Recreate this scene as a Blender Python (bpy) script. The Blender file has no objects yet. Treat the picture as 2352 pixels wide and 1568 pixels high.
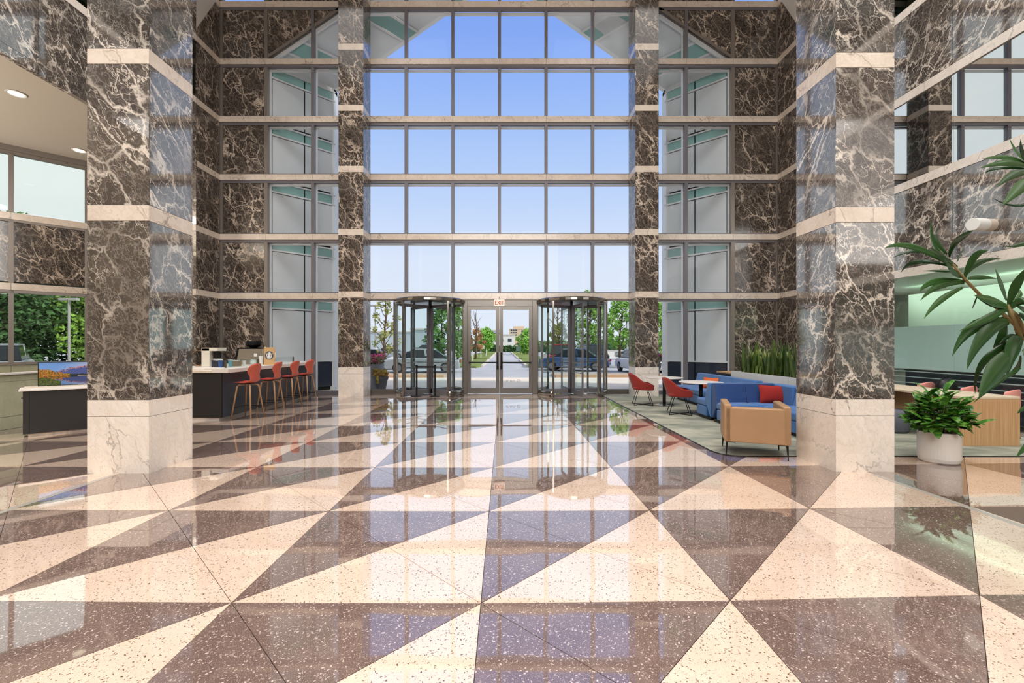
import bpy, math, random
from mathutils import Vector, Matrix
random.seed(7)
R = math.radians
S = bpy.context.scene
COL = S.collection

# ------------------------------------------------------------ camera, world, lights
F, CX, CY, H = 1035.0, 1157.0, 793.0, 1.58
cd = bpy.data.cameras.new('camera')
cam = bpy.data.objects.new('camera', cd)
COL.objects.link(cam)
cam.location = (0, 0, H)
cam.rotation_euler = (R(90), 0, 0)
cd.sensor_width = 36
cd.lens = 36 * F / 2352
cd.shift_x = (1176 - CX) / 2352
cd.shift_y = (CY - 784) / 2352
cd.clip_start = .05
cd.clip_end = 2000
S.camera = cam
S.view_settings.view_transform = 'Standard'
S.view_settings.look = 'None'
S.view_settings.exposure = 0.0
S.view_settings.gamma = 1
S.view_settings.use_curve_mapping = False
cy = S.cycles
cy.max_bounces = 8
cy.diffuse_bounces = 3
cy.glossy_bounces = 4
cy.transmission_bounces = 6
cy.transparent_max_bounces = 24
cy.caustics_reflective = False
cy.caustics_refractive = False
cy.sample_clamp_indirect = 6


def lin(r, g, b):
    f = lambda v: (v / 255 / 12.92) if v / 255 <= .04045 else ((v / 255 + .055) / 1.055) ** 2.4
    return (f(r), f(g), f(b), 1)


def P(px, py, Y):
    return Vector(((px - CX) * Y / F, Y, H + (CY - py) * Y / F))


def GY(py):
    return H * F / (py - CY)


def G(px, py):
    Y = GY(py)
    return Vector(((px - CX) * Y / F, Y, 0))


class NT:
    def __init__(s, t):
        s.t = t
        s.n = t.nodes
        s.l = t.links

    def add(s, typ, **kw):
        n = s.n.new(typ)
        for k, v in kw.items():
            if k.startswith('i_'):
                key = k[2:]
                n.inputs[int(key) if key.isdigit() else key.replace('_', ' ')].default_value = v
            else:
                setattr(n, k, v)
        return n

    def link(s, a, b):
        s.l.new(a, b)

    def ramp(s, fac, stops, interp='LINEAR'):
        r = s.n.new('ShaderNodeValToRGB')
        r.color_ramp.interpolation = interp
        e = r.color_ramp.elements
        e[0].position, e[0].color = stops[0]
        e[1].position, e[1].color = stops[-1]
        for p, c in stops[1:-1]:
            x = e.new(p)
            x.color = c
        s.link(fac, r.inputs[0])
        return r.outputs[0]

    def math(s, op, a, b=None, clamp=False):
        m = s.n.new('ShaderNodeMath')
        m.operation = op
        m.use_clamp = clamp
        for i, v in enumerate((a, b)):
            if v is None:
                continue
            if isinstance(v, (int, float)):
                m.inputs[i].default_value = v
            else:
                s.link(v, m.inputs[i])
        return m.outputs[0]

    def mix(s, fac, a, b, blend='MIX'):
        m = s.n.new('ShaderNodeMix')
        m.data_type = 'RGBA'
        m.blend_type = blend
        for i, v in ((0, fac), (6, a), (7, b)):
            if hasattr(v, 'is_output'):
                s.link(v, m.inputs[i])
            else:
                m.inputs[i].default_value = v
        return m.outputs[2]


w = bpy.data.worlds.new('sky')
S.world = w
w.use_nodes = True
n = NT(w.node_tree)
n.n.clear()
tc = n.add('ShaderNodeTexCoord')
sx = n.add('ShaderNodeSeparateXYZ')
n.link(tc.outputs['Generated'], sx.inputs[0])
blue = n.ramp(sx.outputs[2], [(0, lin(231, 239, 250)), (.18, lin(222, 233, 252)), (.29, lin(197, 218, 252)),
                              (.40, lin(174, 203, 250)), (.50, lin(150, 184, 248)), (.58, lin(134, 169, 244)), (1, lin(105, 140, 225))])
cl = n.add('ShaderNodeTexNoise', i_Scale=2.2, i_Detail=5.0)
n.link(tc.outputs['Generated'], cl.inputs['Vector'])
cloud = n.ramp(cl.outputs[0], [(.35, lin(228, 238, 240)), (.7, lin(252, 254, 252))])
side = n.math('ABSOLUTE', sx.outputs[0])
mr = n.add('ShaderNodeMapRange', i_1=.42, i_2=.66)
n.link(side, mr.inputs[0])
back = n.add('ShaderNodeMapRange', i_1=.2, i_2=-.1)
n.link(sx.outputs[1], back.inputs[0])
fac = n.math('MAXIMUM', mr.outputs[0], back.outputs[0])
skyc = n.mix(fac, blue, cloud)
bg = n.add('ShaderNodeBackground', i_Strength=1.0)
n.link(skyc, bg.inputs[0])
wo = n.add('ShaderNodeOutputWorld')
n.link(bg.outputs[0], wo.inputs[0])


def lamp(name, typ, loc, energy, color=(1, 1, 1), size=1, rot=(0, 0, 0), sy=None, spread=None):
    d = bpy.data.lights.new(name, typ)
    d.energy = energy
    d.color = color
    if typ == 'AREA':
        d.shape = 'RECTANGLE' if sy else 'SQUARE'
        d.size = size
        if sy:
            d.size_y = sy
        if spread:
            d.spread = R(spread)
    elif typ == 'SUN':
        d.angle = R(size)
    else:
        d.shadow_soft_size = size
    o = bpy.data.objects.new(name, d)
    o.location = loc
    o.rotation_euler = rot
    COL.objects.link(o)
    return o


lamp('sun', 'SUN', (40, -20, 40), 3.0, (1, .95, .88), 4, Vector((-.75, .22, -.62)).to_track_quat('-Z', 'Y').to_euler())
# added fill lamps under the unseen atrium ceiling, not real fixtures
for i, (x, y) in enumerate([(-5, -4), (4.7, -4), (-5, 2), (4.7, 2), (-5, 8), (4.7, 8)]):
    lamp('atrium_fill_light', 'AREA', (x, y, 14.55), 430 if y < 5 else 400, (1, .97, .935) if y < 5 else (1, .975, .95), 5, spread=125)
# added fill lamp behind the camera, brightens column fronts and front wall
lamp('rear_fill_light', 'AREA', (0, -7.6, 8), 1250, (1, .965, .925), 9, (R(90), 0, 0), sy=6)
# alcove ceiling lights
for x, y in [(-13, 4), (-14, 8)]:
    lamp('alcove_ceiling_light', 'AREA', (x, y, 6.98), 70, (1, .93, .82), 2.0)
lamp('alcove_fill_light', 'AREA', (-16, 4.5, 2.2), 1200, (1, .95, .88), 3.0, (math.pi, 0, 0))  # added lamp out of view, lifts the alcove ceiling from below


# ------------------------------------------------------------ materials
def newmat(name):
    m = bpy.data.materials.new(name)
    m.use_nodes = True
    t = NT(m.node_tree)
    return m, t, t.n['Principled BSDF']


def mat(name, col, rough=.5, metal=0, spec=None, emit=None, es=1, bumpscale=None, bump=.1, var=0, varscale=3, coat=0, sheen=0):
    m, t, b = newmat(name)
    c = lin(*col)
    b.inputs['Base Color'].default_value = c
    b.inputs['Roughness'].default_value = rough
    b.inputs['Metallic'].default_value = metal
    if coat:
        b.inputs['Coat Weight'].default_value = coat
        b.inputs['Coat Roughness'].default_value = .05
    if spec is not None:
        b.inputs['Specular IOR Level'].default_value = spec
    if emit:
        b.inputs['Emission Color'].default_value = lin(*emit)
        b.inputs['Emission Strength'].default_value = es
    if sheen:
        b.inputs['Sheen Weight'].default_value = sheen
    tc = t.add('ShaderNodeTexCoord')
    if var:
        nz = t.add('ShaderNodeTexNoise', i_Scale=varscale, i_Detail=4.0)
        t.link(tc.outputs['Object'], nz.inputs['Vector'])
        lo = tuple(max(0, v * (1 - var)) for v in c[:3]) + (1,)
        hi = tuple(min(1, v * (1 + var)) for v in c[:3]) + (1,)
        t.link(t.ramp(nz.outputs[0], [(.3, lo), (.7, hi)]), b.inputs['Base Color'])
    if bumpscale:
        nz = t.add('ShaderNodeTexNoise', i_Scale=bumpscale, i_Detail=2.0)
        t.link(tc.outputs['Object'], nz.inputs['Vector'])
        bp = t.add('ShaderNodeBump', i_Strength=bump, i_Distance=.01)
        t.link(nz.outputs[0], bp.inputs['Height'])
        t.link(bp.outputs[0], b.inputs['Normal'])
    return m


def marble(name, dark, mid, vein, scale=1.0, rot=(-.6, -.5, 1.0), aniso=.45, w1=.045, w2=.05, rough=.1, sparse=.0, fine=1.0, spec=.5, ior=1.6):
    m, t, b = newmat(name)
    tc = t.add('ShaderNodeTexCoord')
    oi = t.add('ShaderNodeObjectInfo')
    cb = t.add('ShaderNodeCombineXYZ')
    t.link(t.math('MULTIPLY', oi.outputs['Random'], 37.), cb.inputs[0])
    t.link(t.math('MULTIPLY', oi.outputs['Random'], 91.), cb.inputs[1])
    t.link(t.math('MULTIPLY', oi.outputs['Random'], 53.), cb.inputs[2])
    ad = t.add('ShaderNodeVectorMath', operation='ADD')
    t.link(tc.outputs['Object'], ad.inputs[0])
    t.link(cb.outputs[0], ad.inputs[1])
    rm = t.add('ShaderNodeMapping')
    rm.inputs['Rotation'].default_value = tuple(Vector(rot).rotation_difference(Vector((0, 0, 1))).to_euler())
    t.link(ad.outputs[0], rm.inputs[0])
    mp = t.add('ShaderNodeMapping')
    mp.inputs['Scale'].default_value = (1, 1, aniso)
    t.link(rm.outputs[0], mp.inputs[0])
    # domain distortion
    dn = t.add('ShaderNodeTexNoise', i_Scale=1.6 * scale, i_Detail=5.0, i_Roughness=.62)
    t.link(mp.outputs[0], dn.inputs['Vector'])
    sub = t.add('ShaderNodeVectorMath', operation='SUBTRACT')
    t.link(dn.outputs['Color'], sub.inputs[0])
    sub.inputs[1].default_value = (.5, .5, .5)
    scl = t.add('ShaderNodeVectorMath', operation='SCALE')
    t.link(sub.outputs[0], scl.inputs[0])
    scl.inputs['Scale'].default_value = .85 / scale
    a2 = t.add('ShaderNodeVectorMath', operation='ADD')
    t.link(mp.outputs[0], a2.inputs[0])
    t.link(scl.outputs[0], a2.inputs[1])
    co = a2.outputs[0]

    def vor(s, wdt):
        v = t.add('ShaderNodeTexVoronoi', feature='DISTANCE_TO_EDGE', i_Scale=s)
        t.link(co, v.inputs['Vector'])
        mr = t.add('ShaderNodeMapRange', i_1=0., i_2=wdt, i_3=1., i_4=0.)
        mr.interpolation_type = 'SMOOTHSTEP'
        t.link(v.outputs[0], mr.inputs[0])
        return mr.outputs[0]
    mk = t.add('ShaderNodeTexNoise', i_Scale=1.1 * scale, i_Detail=3.0)
    t.link(mp.outputs[0], mk.inputs['Vector'])
    mask = t.ramp(mk.outputs[0], [(.36 + sparse, (0, 0, 0, 1)), (.6 + sparse, (1, 1, 1, 1))])
    v1 = t.math('MULTIPLY', t.math('POWER', vor(1.5 * scale, w1), 1.3), t.math('ADD', t.math('MULTIPLY', mask, .8), .2 if sparse == 0 else 0))
    v2 = t.math('MULTIPLY', vor(3.9 * scale, w2 * .8), t.math('ADD', t.math('MULTIPLY', mask, .75 * fine), .12 * fine))
    v3 = t.math('MULTIPLY', vor(9 * scale, .07), .2 * fine)
    vv = t.math('MAXIMUM', t.math('MAXIMUM', v1, v2), v3, clamp=True)
    bn = t.add('ShaderNodeTexNoise', i_Scale=5.0 * scale, i_Detail=6.0, i_Roughness=.7)
    t.link(co, bn.inputs['Vector'])
    base = t.ramp(bn.outputs[0], [(.32, lin(*dark)), (.68, lin(*mid))])
    t.link(t.mix(vv, base, lin(*vein)), b.inputs['Base Color'])
    b.inputs['Roughness'].default_value = rough
    b.inputs['Specular IOR Level'].default_value = spec
    b.inputs['IOR'].default_value = ior
    return m


M = {}
M['marble'] = marble('marble_dark', (56, 50, 47), (94, 86, 80), (240, 228, 214), 1.5, aniso=.62, w1=.055, rough=.05, spec=.5, ior=2.6)
M['marble2'] = marble('marble_streaked', (58, 51, 48), (96, 87, 81), (240, 228, 214), 1.5, rot=(-.8, -.75, 1.0), aniso=.26, w1=.07, rough=.05, spec=.5, ior=2.6)
M['marble_f'] = marble('marble_facade', (34, 29, 27), (84, 74, 67), (226, 208, 190), 1.7, aniso=.5, w1=.06, rough=.09, ior=1.6)
M['marble_w'] = marble('marble_white', (232, 221, 209), (245, 237, 228), (112, 106, 102), .9, aniso=.4, w1=.02, w2=.008, rough=.1, sparse=.06, fine=.6)
M['band'] = marble('marble_beige_band', (220, 204, 188), (238, 225, 211), (120, 96, 80), .9, aniso=.6, w1=.022, w2=.012, rough=.18, sparse=.05, fine=.5)
M['stone_g'] = marble('stone_greenish', (176, 176, 146), (192, 192, 164), (140, 136, 110), 1.0, w1=.01, w2=.01, sparse=.15, rough=.25, fine=.3)


def terrazzo(name, base, base2, chip, chip2, dens, scale=74.):
    m, t, b = newmat(name)
    tc = t.add('ShaderNodeTexCoord')
    v = t.add('ShaderNodeTexVoronoi', i_Scale=scale)
    ds = t.add('ShaderNodeTexNoise', i_Scale=45.0, i_Detail=1.0)
    t.link(tc.outputs['Object'], ds.inputs['Vector'])
    mx = t.add('ShaderNodeVectorMath', operation='MULTIPLY_ADD')
    t.link(ds.outputs['Color'], mx.inputs[0])
    mx.inputs[1].default_value = (.03, .03, .0)
    t.link(tc.outputs['Object'], mx.inputs[2])
    t.link(mx.outputs[0], v.inputs['Vector'])
    sp = t.add('ShaderNodeSeparateColor')
    t.link(v.outputs['Color'], sp.inputs[0])
    sel = t.math('LESS_THAN', sp.outputs[0], dens)
    rad = t.math('ADD', t.math('MULTIPLY', sp.outputs[1], .22), .18)
    inside = t.math('LESS_THAN', v.outputs['Distance'], rad)
    fac = t.math('MULTIPLY', sel, inside)
    nz = t.add('ShaderNodeTexNoise', i_Scale=2.5, i_Detail=4.0)
    t.link(tc.outputs['Object'], nz.inputs['Vector'])
    fn = t.add('ShaderNodeTexNoise', i_Scale=170., i_Detail=2.0)
    t.link(tc.outputs['Object'], fn.inputs['Vector'])
    bc = t.ramp(nz.outputs[0], [(.3, lin(*base)), (.7, lin(*base2))])
    bc = t.mix(t.math('MULTIPLY', t.math('GREATER_THAN', fn.outputs[0], .6), .35), bc, lin(*chip))
    cc = t.mix(sp.outputs[2], lin(*chip), lin(*chip2))
    t.link(t.mix(fac, bc, cc), b.inputs['Base Color'])
    b.inputs['Roughness'].default_value = .035
    b.inputs['IOR'].default_value = 2.2
    b.inputs['Specular Tint'].default_value = (1, .95, .86, 1)
    b.inputs['Coat Weight'].default_value = 1.0
    b.inputs['Coat IOR'].default_value = 1.5
    b.inputs['Coat Roughness'].default_value = .02
    wv = t.add('ShaderNodeTexNoise', i_Scale=1.6, i_Detail=1.0)
    gm = t.add('ShaderNodeNewGeometry')
    t.link(gm.outputs['Position'], wv.inputs['Vector'])
    bp = t.add('ShaderNodeBump', i_Strength=1.0, i_Distance=.0017)
    t.link(wv.outputs[0], bp.inputs['Height'])
    t.link(bp.outputs[0], b.inputs['Normal'])
    t.link(bp.outputs[0], b.inputs['Coat Normal'])
    return m


M['ter_d'] = terrazzo('terrazzo_mauve_brown', (104, 84, 78), (122, 100, 92), (206, 186, 176), (150, 128, 120), .85)
M['ter_c'] = terrazzo('terrazzo_cream', (226, 199, 178), (234, 209, 190), (94, 74, 62), (160, 132, 110), .5)
M['grout'] = mat('floor_joint', (96, 82, 72), .6)
M['strip'] = mat('floor_grey_strip', (165, 160, 152), .12, spec=.8)


def glassm(name, tint=(1, 1, 1), base=.04, rough=0.0, dens=0, dcol=(200, 220, 215), refl=1.0):
    m = bpy.data.materials.new(name)
    m.use_nodes = True
    t = NT(m.node_tree)
    t.n.clear()
    o = t.add('ShaderNodeOutputMaterial')
    tr = t.add('ShaderNodeBsdfTransparent')
    tr.inputs[0].default_value = (*tint, 1)
    gl = t.add('ShaderNodeBsdfGlossy')
    gl.inputs['Roughness'].default_value = rough
    gl.inputs[0].default_value = (refl, refl, refl, 1)
    lw = t.add('ShaderNodeLayerWeight', i_Blend=.5)
    f = t.math('ADD', t.math('MULTIPLY', t.math('POWER', lw.outputs['Facing'], 5.), 1 - base), base, clamp=True)
    src = tr.outputs[0]
    if dens:
        df = t.add('ShaderNodeBsdfDiffuse')
        df.inputs[0].default_value = lin(*dcol)
        tl = t.add('ShaderNodeBsdfTranslucent')
        tl.inputs[0].default_value = lin(*dcol)
        a = t.add('ShaderNodeMixShader', i_0=.5)
        t.link(df.outputs[0], a.inputs[1])
        t.link(tl.outputs[0], a.inputs[2])
        mm = t.add('ShaderNodeMixShader', i_0=dens)
        t.link(tr.outputs[0], mm.inputs[1])
        t.link(a.outputs[0], mm.inputs[2])
        src = mm.outputs[0]
    ms = t.add('ShaderNodeMixShader')
    t.link(f, ms.inputs[0])
    t.link(src, ms.inputs[1])
    t.link(gl.outputs[0], ms.inputs[2])
    t.link(ms.outputs[0], o.inputs[0])
    return m


M['glass'] = glassm('clear_glass', (.99, .995, 1), .004)
M['glass_g'] = glassm('green_tint_glass', (.95, .985, .978), .02)
M['glass_al'] = glassm('alcove_glass', (.97, .99, .97), .015)
M['glass_office'] = glassm('office_glass', (.62, .72, .68), .70)
M['glass_dkgreen'] = glassm('dark_green_glass', (.25, .38, .3), .08)
M['frost'] = glassm('frosted_glass', (.8, .9, .9), .05, .1, .8, (228, 240, 240))
M['stripe'] = mat('glass_stripe', (190, 205, 205), .4)
M['frame'] = mat('bronze_grey_aluminium', (140, 131, 124), .38, .35)
M['frame_d'] = mat('dark_grey_aluminium', (122, 119, 124), .4, .3)
M['frame_w'] = mat('white_aluminium', (225, 228, 230), .4)
M['steel'] = mat('polished_steel', (150, 145, 138), .14, .95)
M['steel_b'] = mat('brushed_steel', (122, 117, 111), .3, .8)
M['blackm'] = mat('black_metal', (22, 22, 24), .4, .4)
M['white'] = mat('white_laminate', (232, 226, 220), .35)
M['paint'] = mat('tan_painted_ceiling', (206, 194, 176), .8)
M['paintw'] = mat('white_painted_ceiling', (228, 222, 212), .8)
M['black'] = mat('black_laminate', (34, 31, 30), .5)
M['navy'] = mat('navy_black_laminate', (48, 52, 64), .32)
M['coral'] = mat('coral_plastic', (194, 92, 74), .38)
M['coral_p'] = mat('red_seat_pad', (190, 52, 40), .6)
M['oakleg'] = mat('oak_leg', (168, 132, 98), .45, var=.12, varscale=14)
M['red'] = mat('red_fabric', (142, 36, 28), .85, bumpscale=300, bump=.2, var=.08, sheen=.2)
M['redp'] = mat('red_pillow_fabric', (160, 34, 26), .85, bumpscale=250, bump=.25)
M['orange'] = mat('orange_pillow_fabric', (222, 108, 62), .85, bumpscale=250, bump=.25)
M['blue'] = mat('blue_upholstery', (62, 112, 172), .85, bumpscale=300, bump=.2, var=.06, varscale=6, sheen=.25)
M['blue_d'] = mat('navy_upholstery', (30, 66, 124), .85, bumpscale=300, bump=.2, sheen=.2)
M['tan'] = mat('tan_leather', (162, 127, 92), .5, bumpscale=160, bump=.15, var=.05)
M['pink'] = mat('pink_plastic', (238, 160, 150), .5)
M['wood'] = None
M['screenb'] = mat('screen_bezel', (18, 20, 26), .3)
M['pot'] = mat('white_pot', (222, 218, 212), .55, bumpscale=20, bump=.05)
M['potg'] = mat('grey_fibre_pot', (126, 132, 142), .6)
M['potd'] = mat('charcoal_pot', (64, 66, 74), .6)
M['soil'] = mat('soil', (52, 40, 30), .95, bumpscale=60, bump=.6)
M['stem'] = mat('plant_stem', (124, 104, 62), .7)
M['ottoman'] = mat('grey_upholstery', (96, 98, 110), .85)
M['asph'] = mat('asphalt', (184, 184, 188), .9, var=.12, varscale=.4)
M['plaza'] = mat('plaza_concrete', (238, 224, 206), .85, var=.06, varscale=.7)
M['kerb'] = mat('kerb_stone', (205, 170, 138), .85)
M['kerb_l'] = mat('light_kerb', (214, 206, 194), .85)
M['verge'] = mat('sandy_verge', (196, 170, 148), .95, var=.1)
M['grass'] = mat('grass', (122, 136, 62), .95, var=.3, varscale=2)
M['wing'] = mat('wing_shade_panel', (214, 220, 224), .3, var=.04, varscale=1.2)
M['teal'] = mat('teal_spandrel_glass', (150, 192, 188), .15)
M['navyg'] = mat('dark_lower_glass', (52, 58, 72), .12)
M['dark'] = mat('dark_interior', (58, 66, 62), .8)
M['office'] = mat('office_wall', (214, 224, 216), .8)
M['exit_face'] = mat('exit_sign_face', (250, 232, 214), .5, emit=(255, 226, 205), es=.55)
M['exit_red'] = mat('exit_red', (150, 62, 50), .5, emit=(170, 70, 55), es=.4)
M['lampg'] = mat('lamp_lens', (255, 248, 225), .4, emit=(255, 246, 220), es=1.1)
M['sconce'] = mat('sconce_body', (214, 200, 184), .5)
M['cardb'] = mat('kraft_card', (206, 168, 118), .7)
M['logo_d'] = mat('logo_dark', (52, 62, 70), .6)
M['logo_w'] = mat('logo_white', (236, 236, 232), .6)
M['machine'] = mat('machine_taupe_metal', (150, 140, 126), .35, .4)
M['creamp'] = mat('cream_plastic', (226, 220, 206), .45)
M['plas_b'] = mat('blue_plastic', (50, 84, 150), .4)
M['plas_t'] = mat('teal_plastic', (110, 170, 186), .4)
M['papw'] = mat('white_paper', (236, 236, 232), .7)
M['papk'] = mat('brown_paper', (150, 128, 104), .7)
M['gravel'] = mat('planter_gravel', (140, 120, 96), .95, bumpscale=40, bump=.8, var=.3, varscale=30)
M['tyre'] = mat('tyre_rubber', (30, 30, 32), .8)
M['carglass'] = mat('car_glass', (40, 48, 56), .1)
M['hub'] = mat('wheel_alloy', (150, 150, 154), .3, .7)
M['tail'] = mat('tail_light', (170, 30, 30), .3)
M['signb'] = mat('sign_beige', (222, 212, 196), .6)
M['signg'] = mat('sign_green', (96, 124, 116), .6)
M['mem'] = mat('galvanised_pole', (176, 176, 176), .5, .3)
M['bark'] = mat('bark', (112, 92, 76), .9)
M['barkg'] = mat('pale_bark', (150, 140, 128), .9)
M['wallw'] = mat('white_render', (238, 236, 230), .8)
M['wallb'] = mat('blue_grey_cladding', (186, 198, 206), .7)
M['wallg'] = mat('grey_cladding', (176, 184, 192), .7)
M['wallt'] = mat('tan_concrete', (220, 194, 162), .8)
M['wind'] = mat('dark_window', (60, 66, 78), .2)
M['pinkf'] = mat('pink_petals', (226, 96, 150), .7, var=.3, varscale=9)
M['yelf'] = mat('yellow_green_leaves', (176, 160, 60), .8, var=.4, varscale=9)
for k, c in dict(leaf_a=(132, 172, 72), leaf_b=(100, 142, 76), leaf_y=(160, 164, 88), leaf_o=(180, 134, 92), leaf_g=(140, 192, 82), leaf_d=(72, 108, 62)).items():
    M[k] = mat('tree_' + k, c, .8, var=.35, varscale=1.5)


def leafmat(name, a, b_, rough=.3, rib=None, scale=30):
    m, t, b = newmat(name)
    tc = t.add('ShaderNodeTexCoord')
    oi = t.add('ShaderNodeObjectInfo')
    c = t.mix(oi.outputs['Random'], lin(*a), lin(*b_))
    if rib:
        wv = t.add('ShaderNodeTexWave', i_Scale=scale, i_Distortion=2.0)
        t.link(tc.outputs['Object'], wv.inputs['Vector'])
        c = t.mix(t.math('MULTIPLY', t.math('POWER', wv.outputs['Fac'], 3.), .55), c, lin(*rib))
    t.link(c, b.inputs['Base Color'])
    b.inputs['Roughness'].default_value = rough
    b.inputs['Subsurface Weight'].default_value = 0
    return m


M['dleaf'] = leafmat('dracaena_leaf', (22, 52, 20), (46, 82, 32), .25)
M['bleaf'] = leafmat('bushy_leaf', (30, 80, 22), (78, 134, 44), .25, rib=(124, 164, 70), scale=9)
M['sleaf'] = leafmat('snake_leaf', (44, 70, 34), (104, 130, 60), .4, rib=(196, 204, 120), scale=5)


def woodmat():
    m, t, b = newmat('light_oak_veneer')
    tc = t.add('ShaderNodeTexCoord')
    mp = t.add('ShaderNodeMapping')
    mp.inputs['Scale'].default_value = (26, 26, .7)
    t.link(tc.outputs['Object'], mp.inputs[0])
    nz = t.add('ShaderNodeTexNoise', i_Scale=2.0, i_Detail=5.0)
    t.link(mp.outputs[0], nz.inputs['Vector'])
    t.link(t.ramp(nz.outputs[0], [(.3, lin(184, 140, 96)), (.7, lin(210, 170, 126))]), b.inputs['Base Color'])
    b.inputs['Roughness'].default_value = .45
    return m


M['wood'] = woodmat()


def carpetmat():
    m, t, b = newmat('grey_green_carpet')
    tc = t.add('ShaderNodeTexCoord')
    mp = t.add('ShaderNodeMapping')
    mp.inputs['Scale'].default_value = (.7, 1.6, 1)
    mp.inputs['Rotation'].default_value = (0, 0, R(20))
    t.link(tc.outputs['Object'], mp.inputs[0])
    nz = t.add('ShaderNodeTexNoise', i_Scale=1.5, i_Detail=6.0, i_Roughness=.6, i_Distortion=.8)
    t.link(mp.outputs[0], nz.inputs['Vector'])
    t.link(t.ramp(nz.outputs[0], [(.3, lin(104, 110, 98)), (.5, lin(146, 148, 134)), (.72, lin(186, 180, 160))]), b.inputs['Base Color'])
    b.inputs['Roughness'].default_value = .95
    f = t.add('ShaderNodeTexNoise', i_Scale=350., i_Detail=1.0)
    t.link(tc.outputs['Object'], f.inputs['Vector'])
    bp = t.add('ShaderNodeBump', i_Strength=.4, i_Distance=.004)
    t.link(f.outputs[0], bp.inputs['Height'])
    t.link(bp.outputs[0], b.inputs['Normal'])
    return m


M['carpet'] = carpetmat()


# ------------------------------------------------------------ mesh building
class MB:
    def __init__(s):
        s.v = []
        s.f = []

    def add(s, vs, fs):
        o = len(s.v)
        s.v += [tuple(v) for v in vs]
        s.f += [tuple(i + o for i in f) for f in fs]
        return s

    def box(s, x0, x1, y0, y1, z0, z1, m=None):
        vs = [Vector((x, y, z)) for z in (z0, z1) for y in (y0, y1) for x in (x0, x1)]
        if m is not None:
            vs = [m @ v for v in vs]
        return s.add(vs, [(0, 2, 3, 1), (4, 5, 7, 6), (0, 1, 5, 4), (1, 3, 7, 5), (3, 2, 6, 7), (2, 0, 4, 6)])

    def ext(s, poly, vec):
        n_ = len(poly)
        vec = Vector(vec)
        a = [Vector(p) for p in poly]
        nrm = Vector((0, 0, 0))
        for i in range(n_):
            nrm += a[i].cross(a[(i + 1) % n_])
        if nrm.dot(vec) > 0:
            a = a[::-1]
        b = [p + vec for p in a]
        fs = [tuple(range(n_)), tuple(range(2 * n_ - 1, n_ - 1, -1))]
        for i in range(n_):
            j = (i + 1) % n_
            fs.append((i, i + n_, j + n_, j))
        return s.add(a + b, fs)

    def tube(s, pts, r, seg=8, cap=True):
        pts = [Vector(p) for p in pts]
        rs = r if isinstance(r, (list, tuple)) else [r] * len(pts)
        o = len(s.v)
        prev = None
        for i, p in enumerate(pts):
            d = (pts[min(i + 1, len(pts) - 1)] - pts[max(i - 1, 0)])
            d = d.normalized() if d.length > 1e-9 else Vector((0, 0, 1))
            if prev is None:
                u = d.orthogonal().normalized()
            else:
                u = (prev - d * prev.dot(d))
                u = u.normalized() if u.length > 1e-6 else d.orthogonal().normalized()
            prev = u
            v = d.cross(u)
            for k in range(seg):
                a = 2 * math.pi * k / seg
                s.v.append(tuple(p + (u * math.cos(a) + v * math.sin(a)) * rs[i]))
        for i in range(len(pts) - 1):
            for k in range(seg):
                k2 = (k + 1) % seg
                s.f.append((o + i * seg + k, o + i * seg + k2, o + (i + 1) * seg + k2, o + (i + 1) * seg + k))
        if cap:
            s.f.append(tuple(o + k for k in range(seg))[::-1])
            s.f.append(tuple(o + (len(pts) - 1) * seg + k for k in range(seg)))
        return s

    def lathe(s, prof, seg=24, c=(0, 0, 0), sy=1.0):
        o = len(s.v)
        for r_, z in prof:
            for k in range(seg):
                a = 2 * math.pi * k / seg
                s.v.append((c[0] + r_ * math.cos(a), c[1] + r_ * sy * math.sin(a), c[2] + z))
        for i in range(len(prof) - 1):
            for k in range(seg):
                k2 = (k + 1) % seg
                s.f.append((o + i * seg + k, o + i * seg + k2, o + (i + 1) * seg + k2, o + (i + 1) * seg + k))
        s.f.append(tuple(o + k for k in range(seg))[::-1])
        s.f.append(tuple(o + (len(prof) - 1) * seg + k for k in range(seg)))
        return s

    def grid(s, fn, nu, nv, close=False):
        o = len(s.v)
        for i in range(nu + 1):
            for j in range(nv + 1):
                s.v.append(tuple(fn(i / nu, j / nv)))
        for i in range(nu):
            for j in range(nv):
                a = o + i * (nv + 1) + j
                s.f.append((a, a + nv + 1, a + nv + 2, a + 1))
        return s

    def build(s, name, m, parent=None, bevel=0, seg=2, smooth=False, solid=0, sub=0, kind=None, loc=None):
        me = bpy.data.meshes.new(name)
        me.from_pydata(s.v, [], s.f)
        me.materials.append(M[m] if isinstance(m, str) else m)
        me.update()
        o = bpy.data.objects.new(name, me)
        COL.objects.link(o)
        if parent is not None:
            o.parent = parent
        if loc is not None:
            o.location = loc
        if smooth or bevel or sub:
            for p in me.polygons:
                p.use_smooth = smooth or sub > 0
        if solid:
            md = o.modifiers.new('solidify', 'SOLIDIFY')
            md.thickness = solid
            md.offset = 0
        if sub:
            md = o.modifiers.new('subsurf', 'SUBSURF')
            md.levels = sub
            md.render_levels = sub
        if bevel:
            md = o.modifiers.new('bevel', 'BEVEL')
            md.width = bevel
            md.segments = seg
            md.limit_method = 'ANGLE'
            for p in me.polygons:
                p.use_smooth = True
            md.harden_normals = False
            try:
                me.set_sharp_from_angle(angle=R(50))
            except Exception:
                pass
        if kind:
            o['kind'] = kind
        return o


def empty(name, loc=(0, 0, 0), rz=0, parent=None):
    o = bpy.data.objects.new(name, None)
    o.location = loc
    o.rotation_euler = (0, 0, rz)
    o.empty_display_size = .2
    COL.objects.link(o)
    if parent is not None:
        o.parent = parent
    return o


def tag(o, label, cat, group=None, kind=None):
    o['label'] = label
    o['category'] = cat
    if group:
        o['group'] = group
    if kind:
        o['kind'] = kind
    return o


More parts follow.
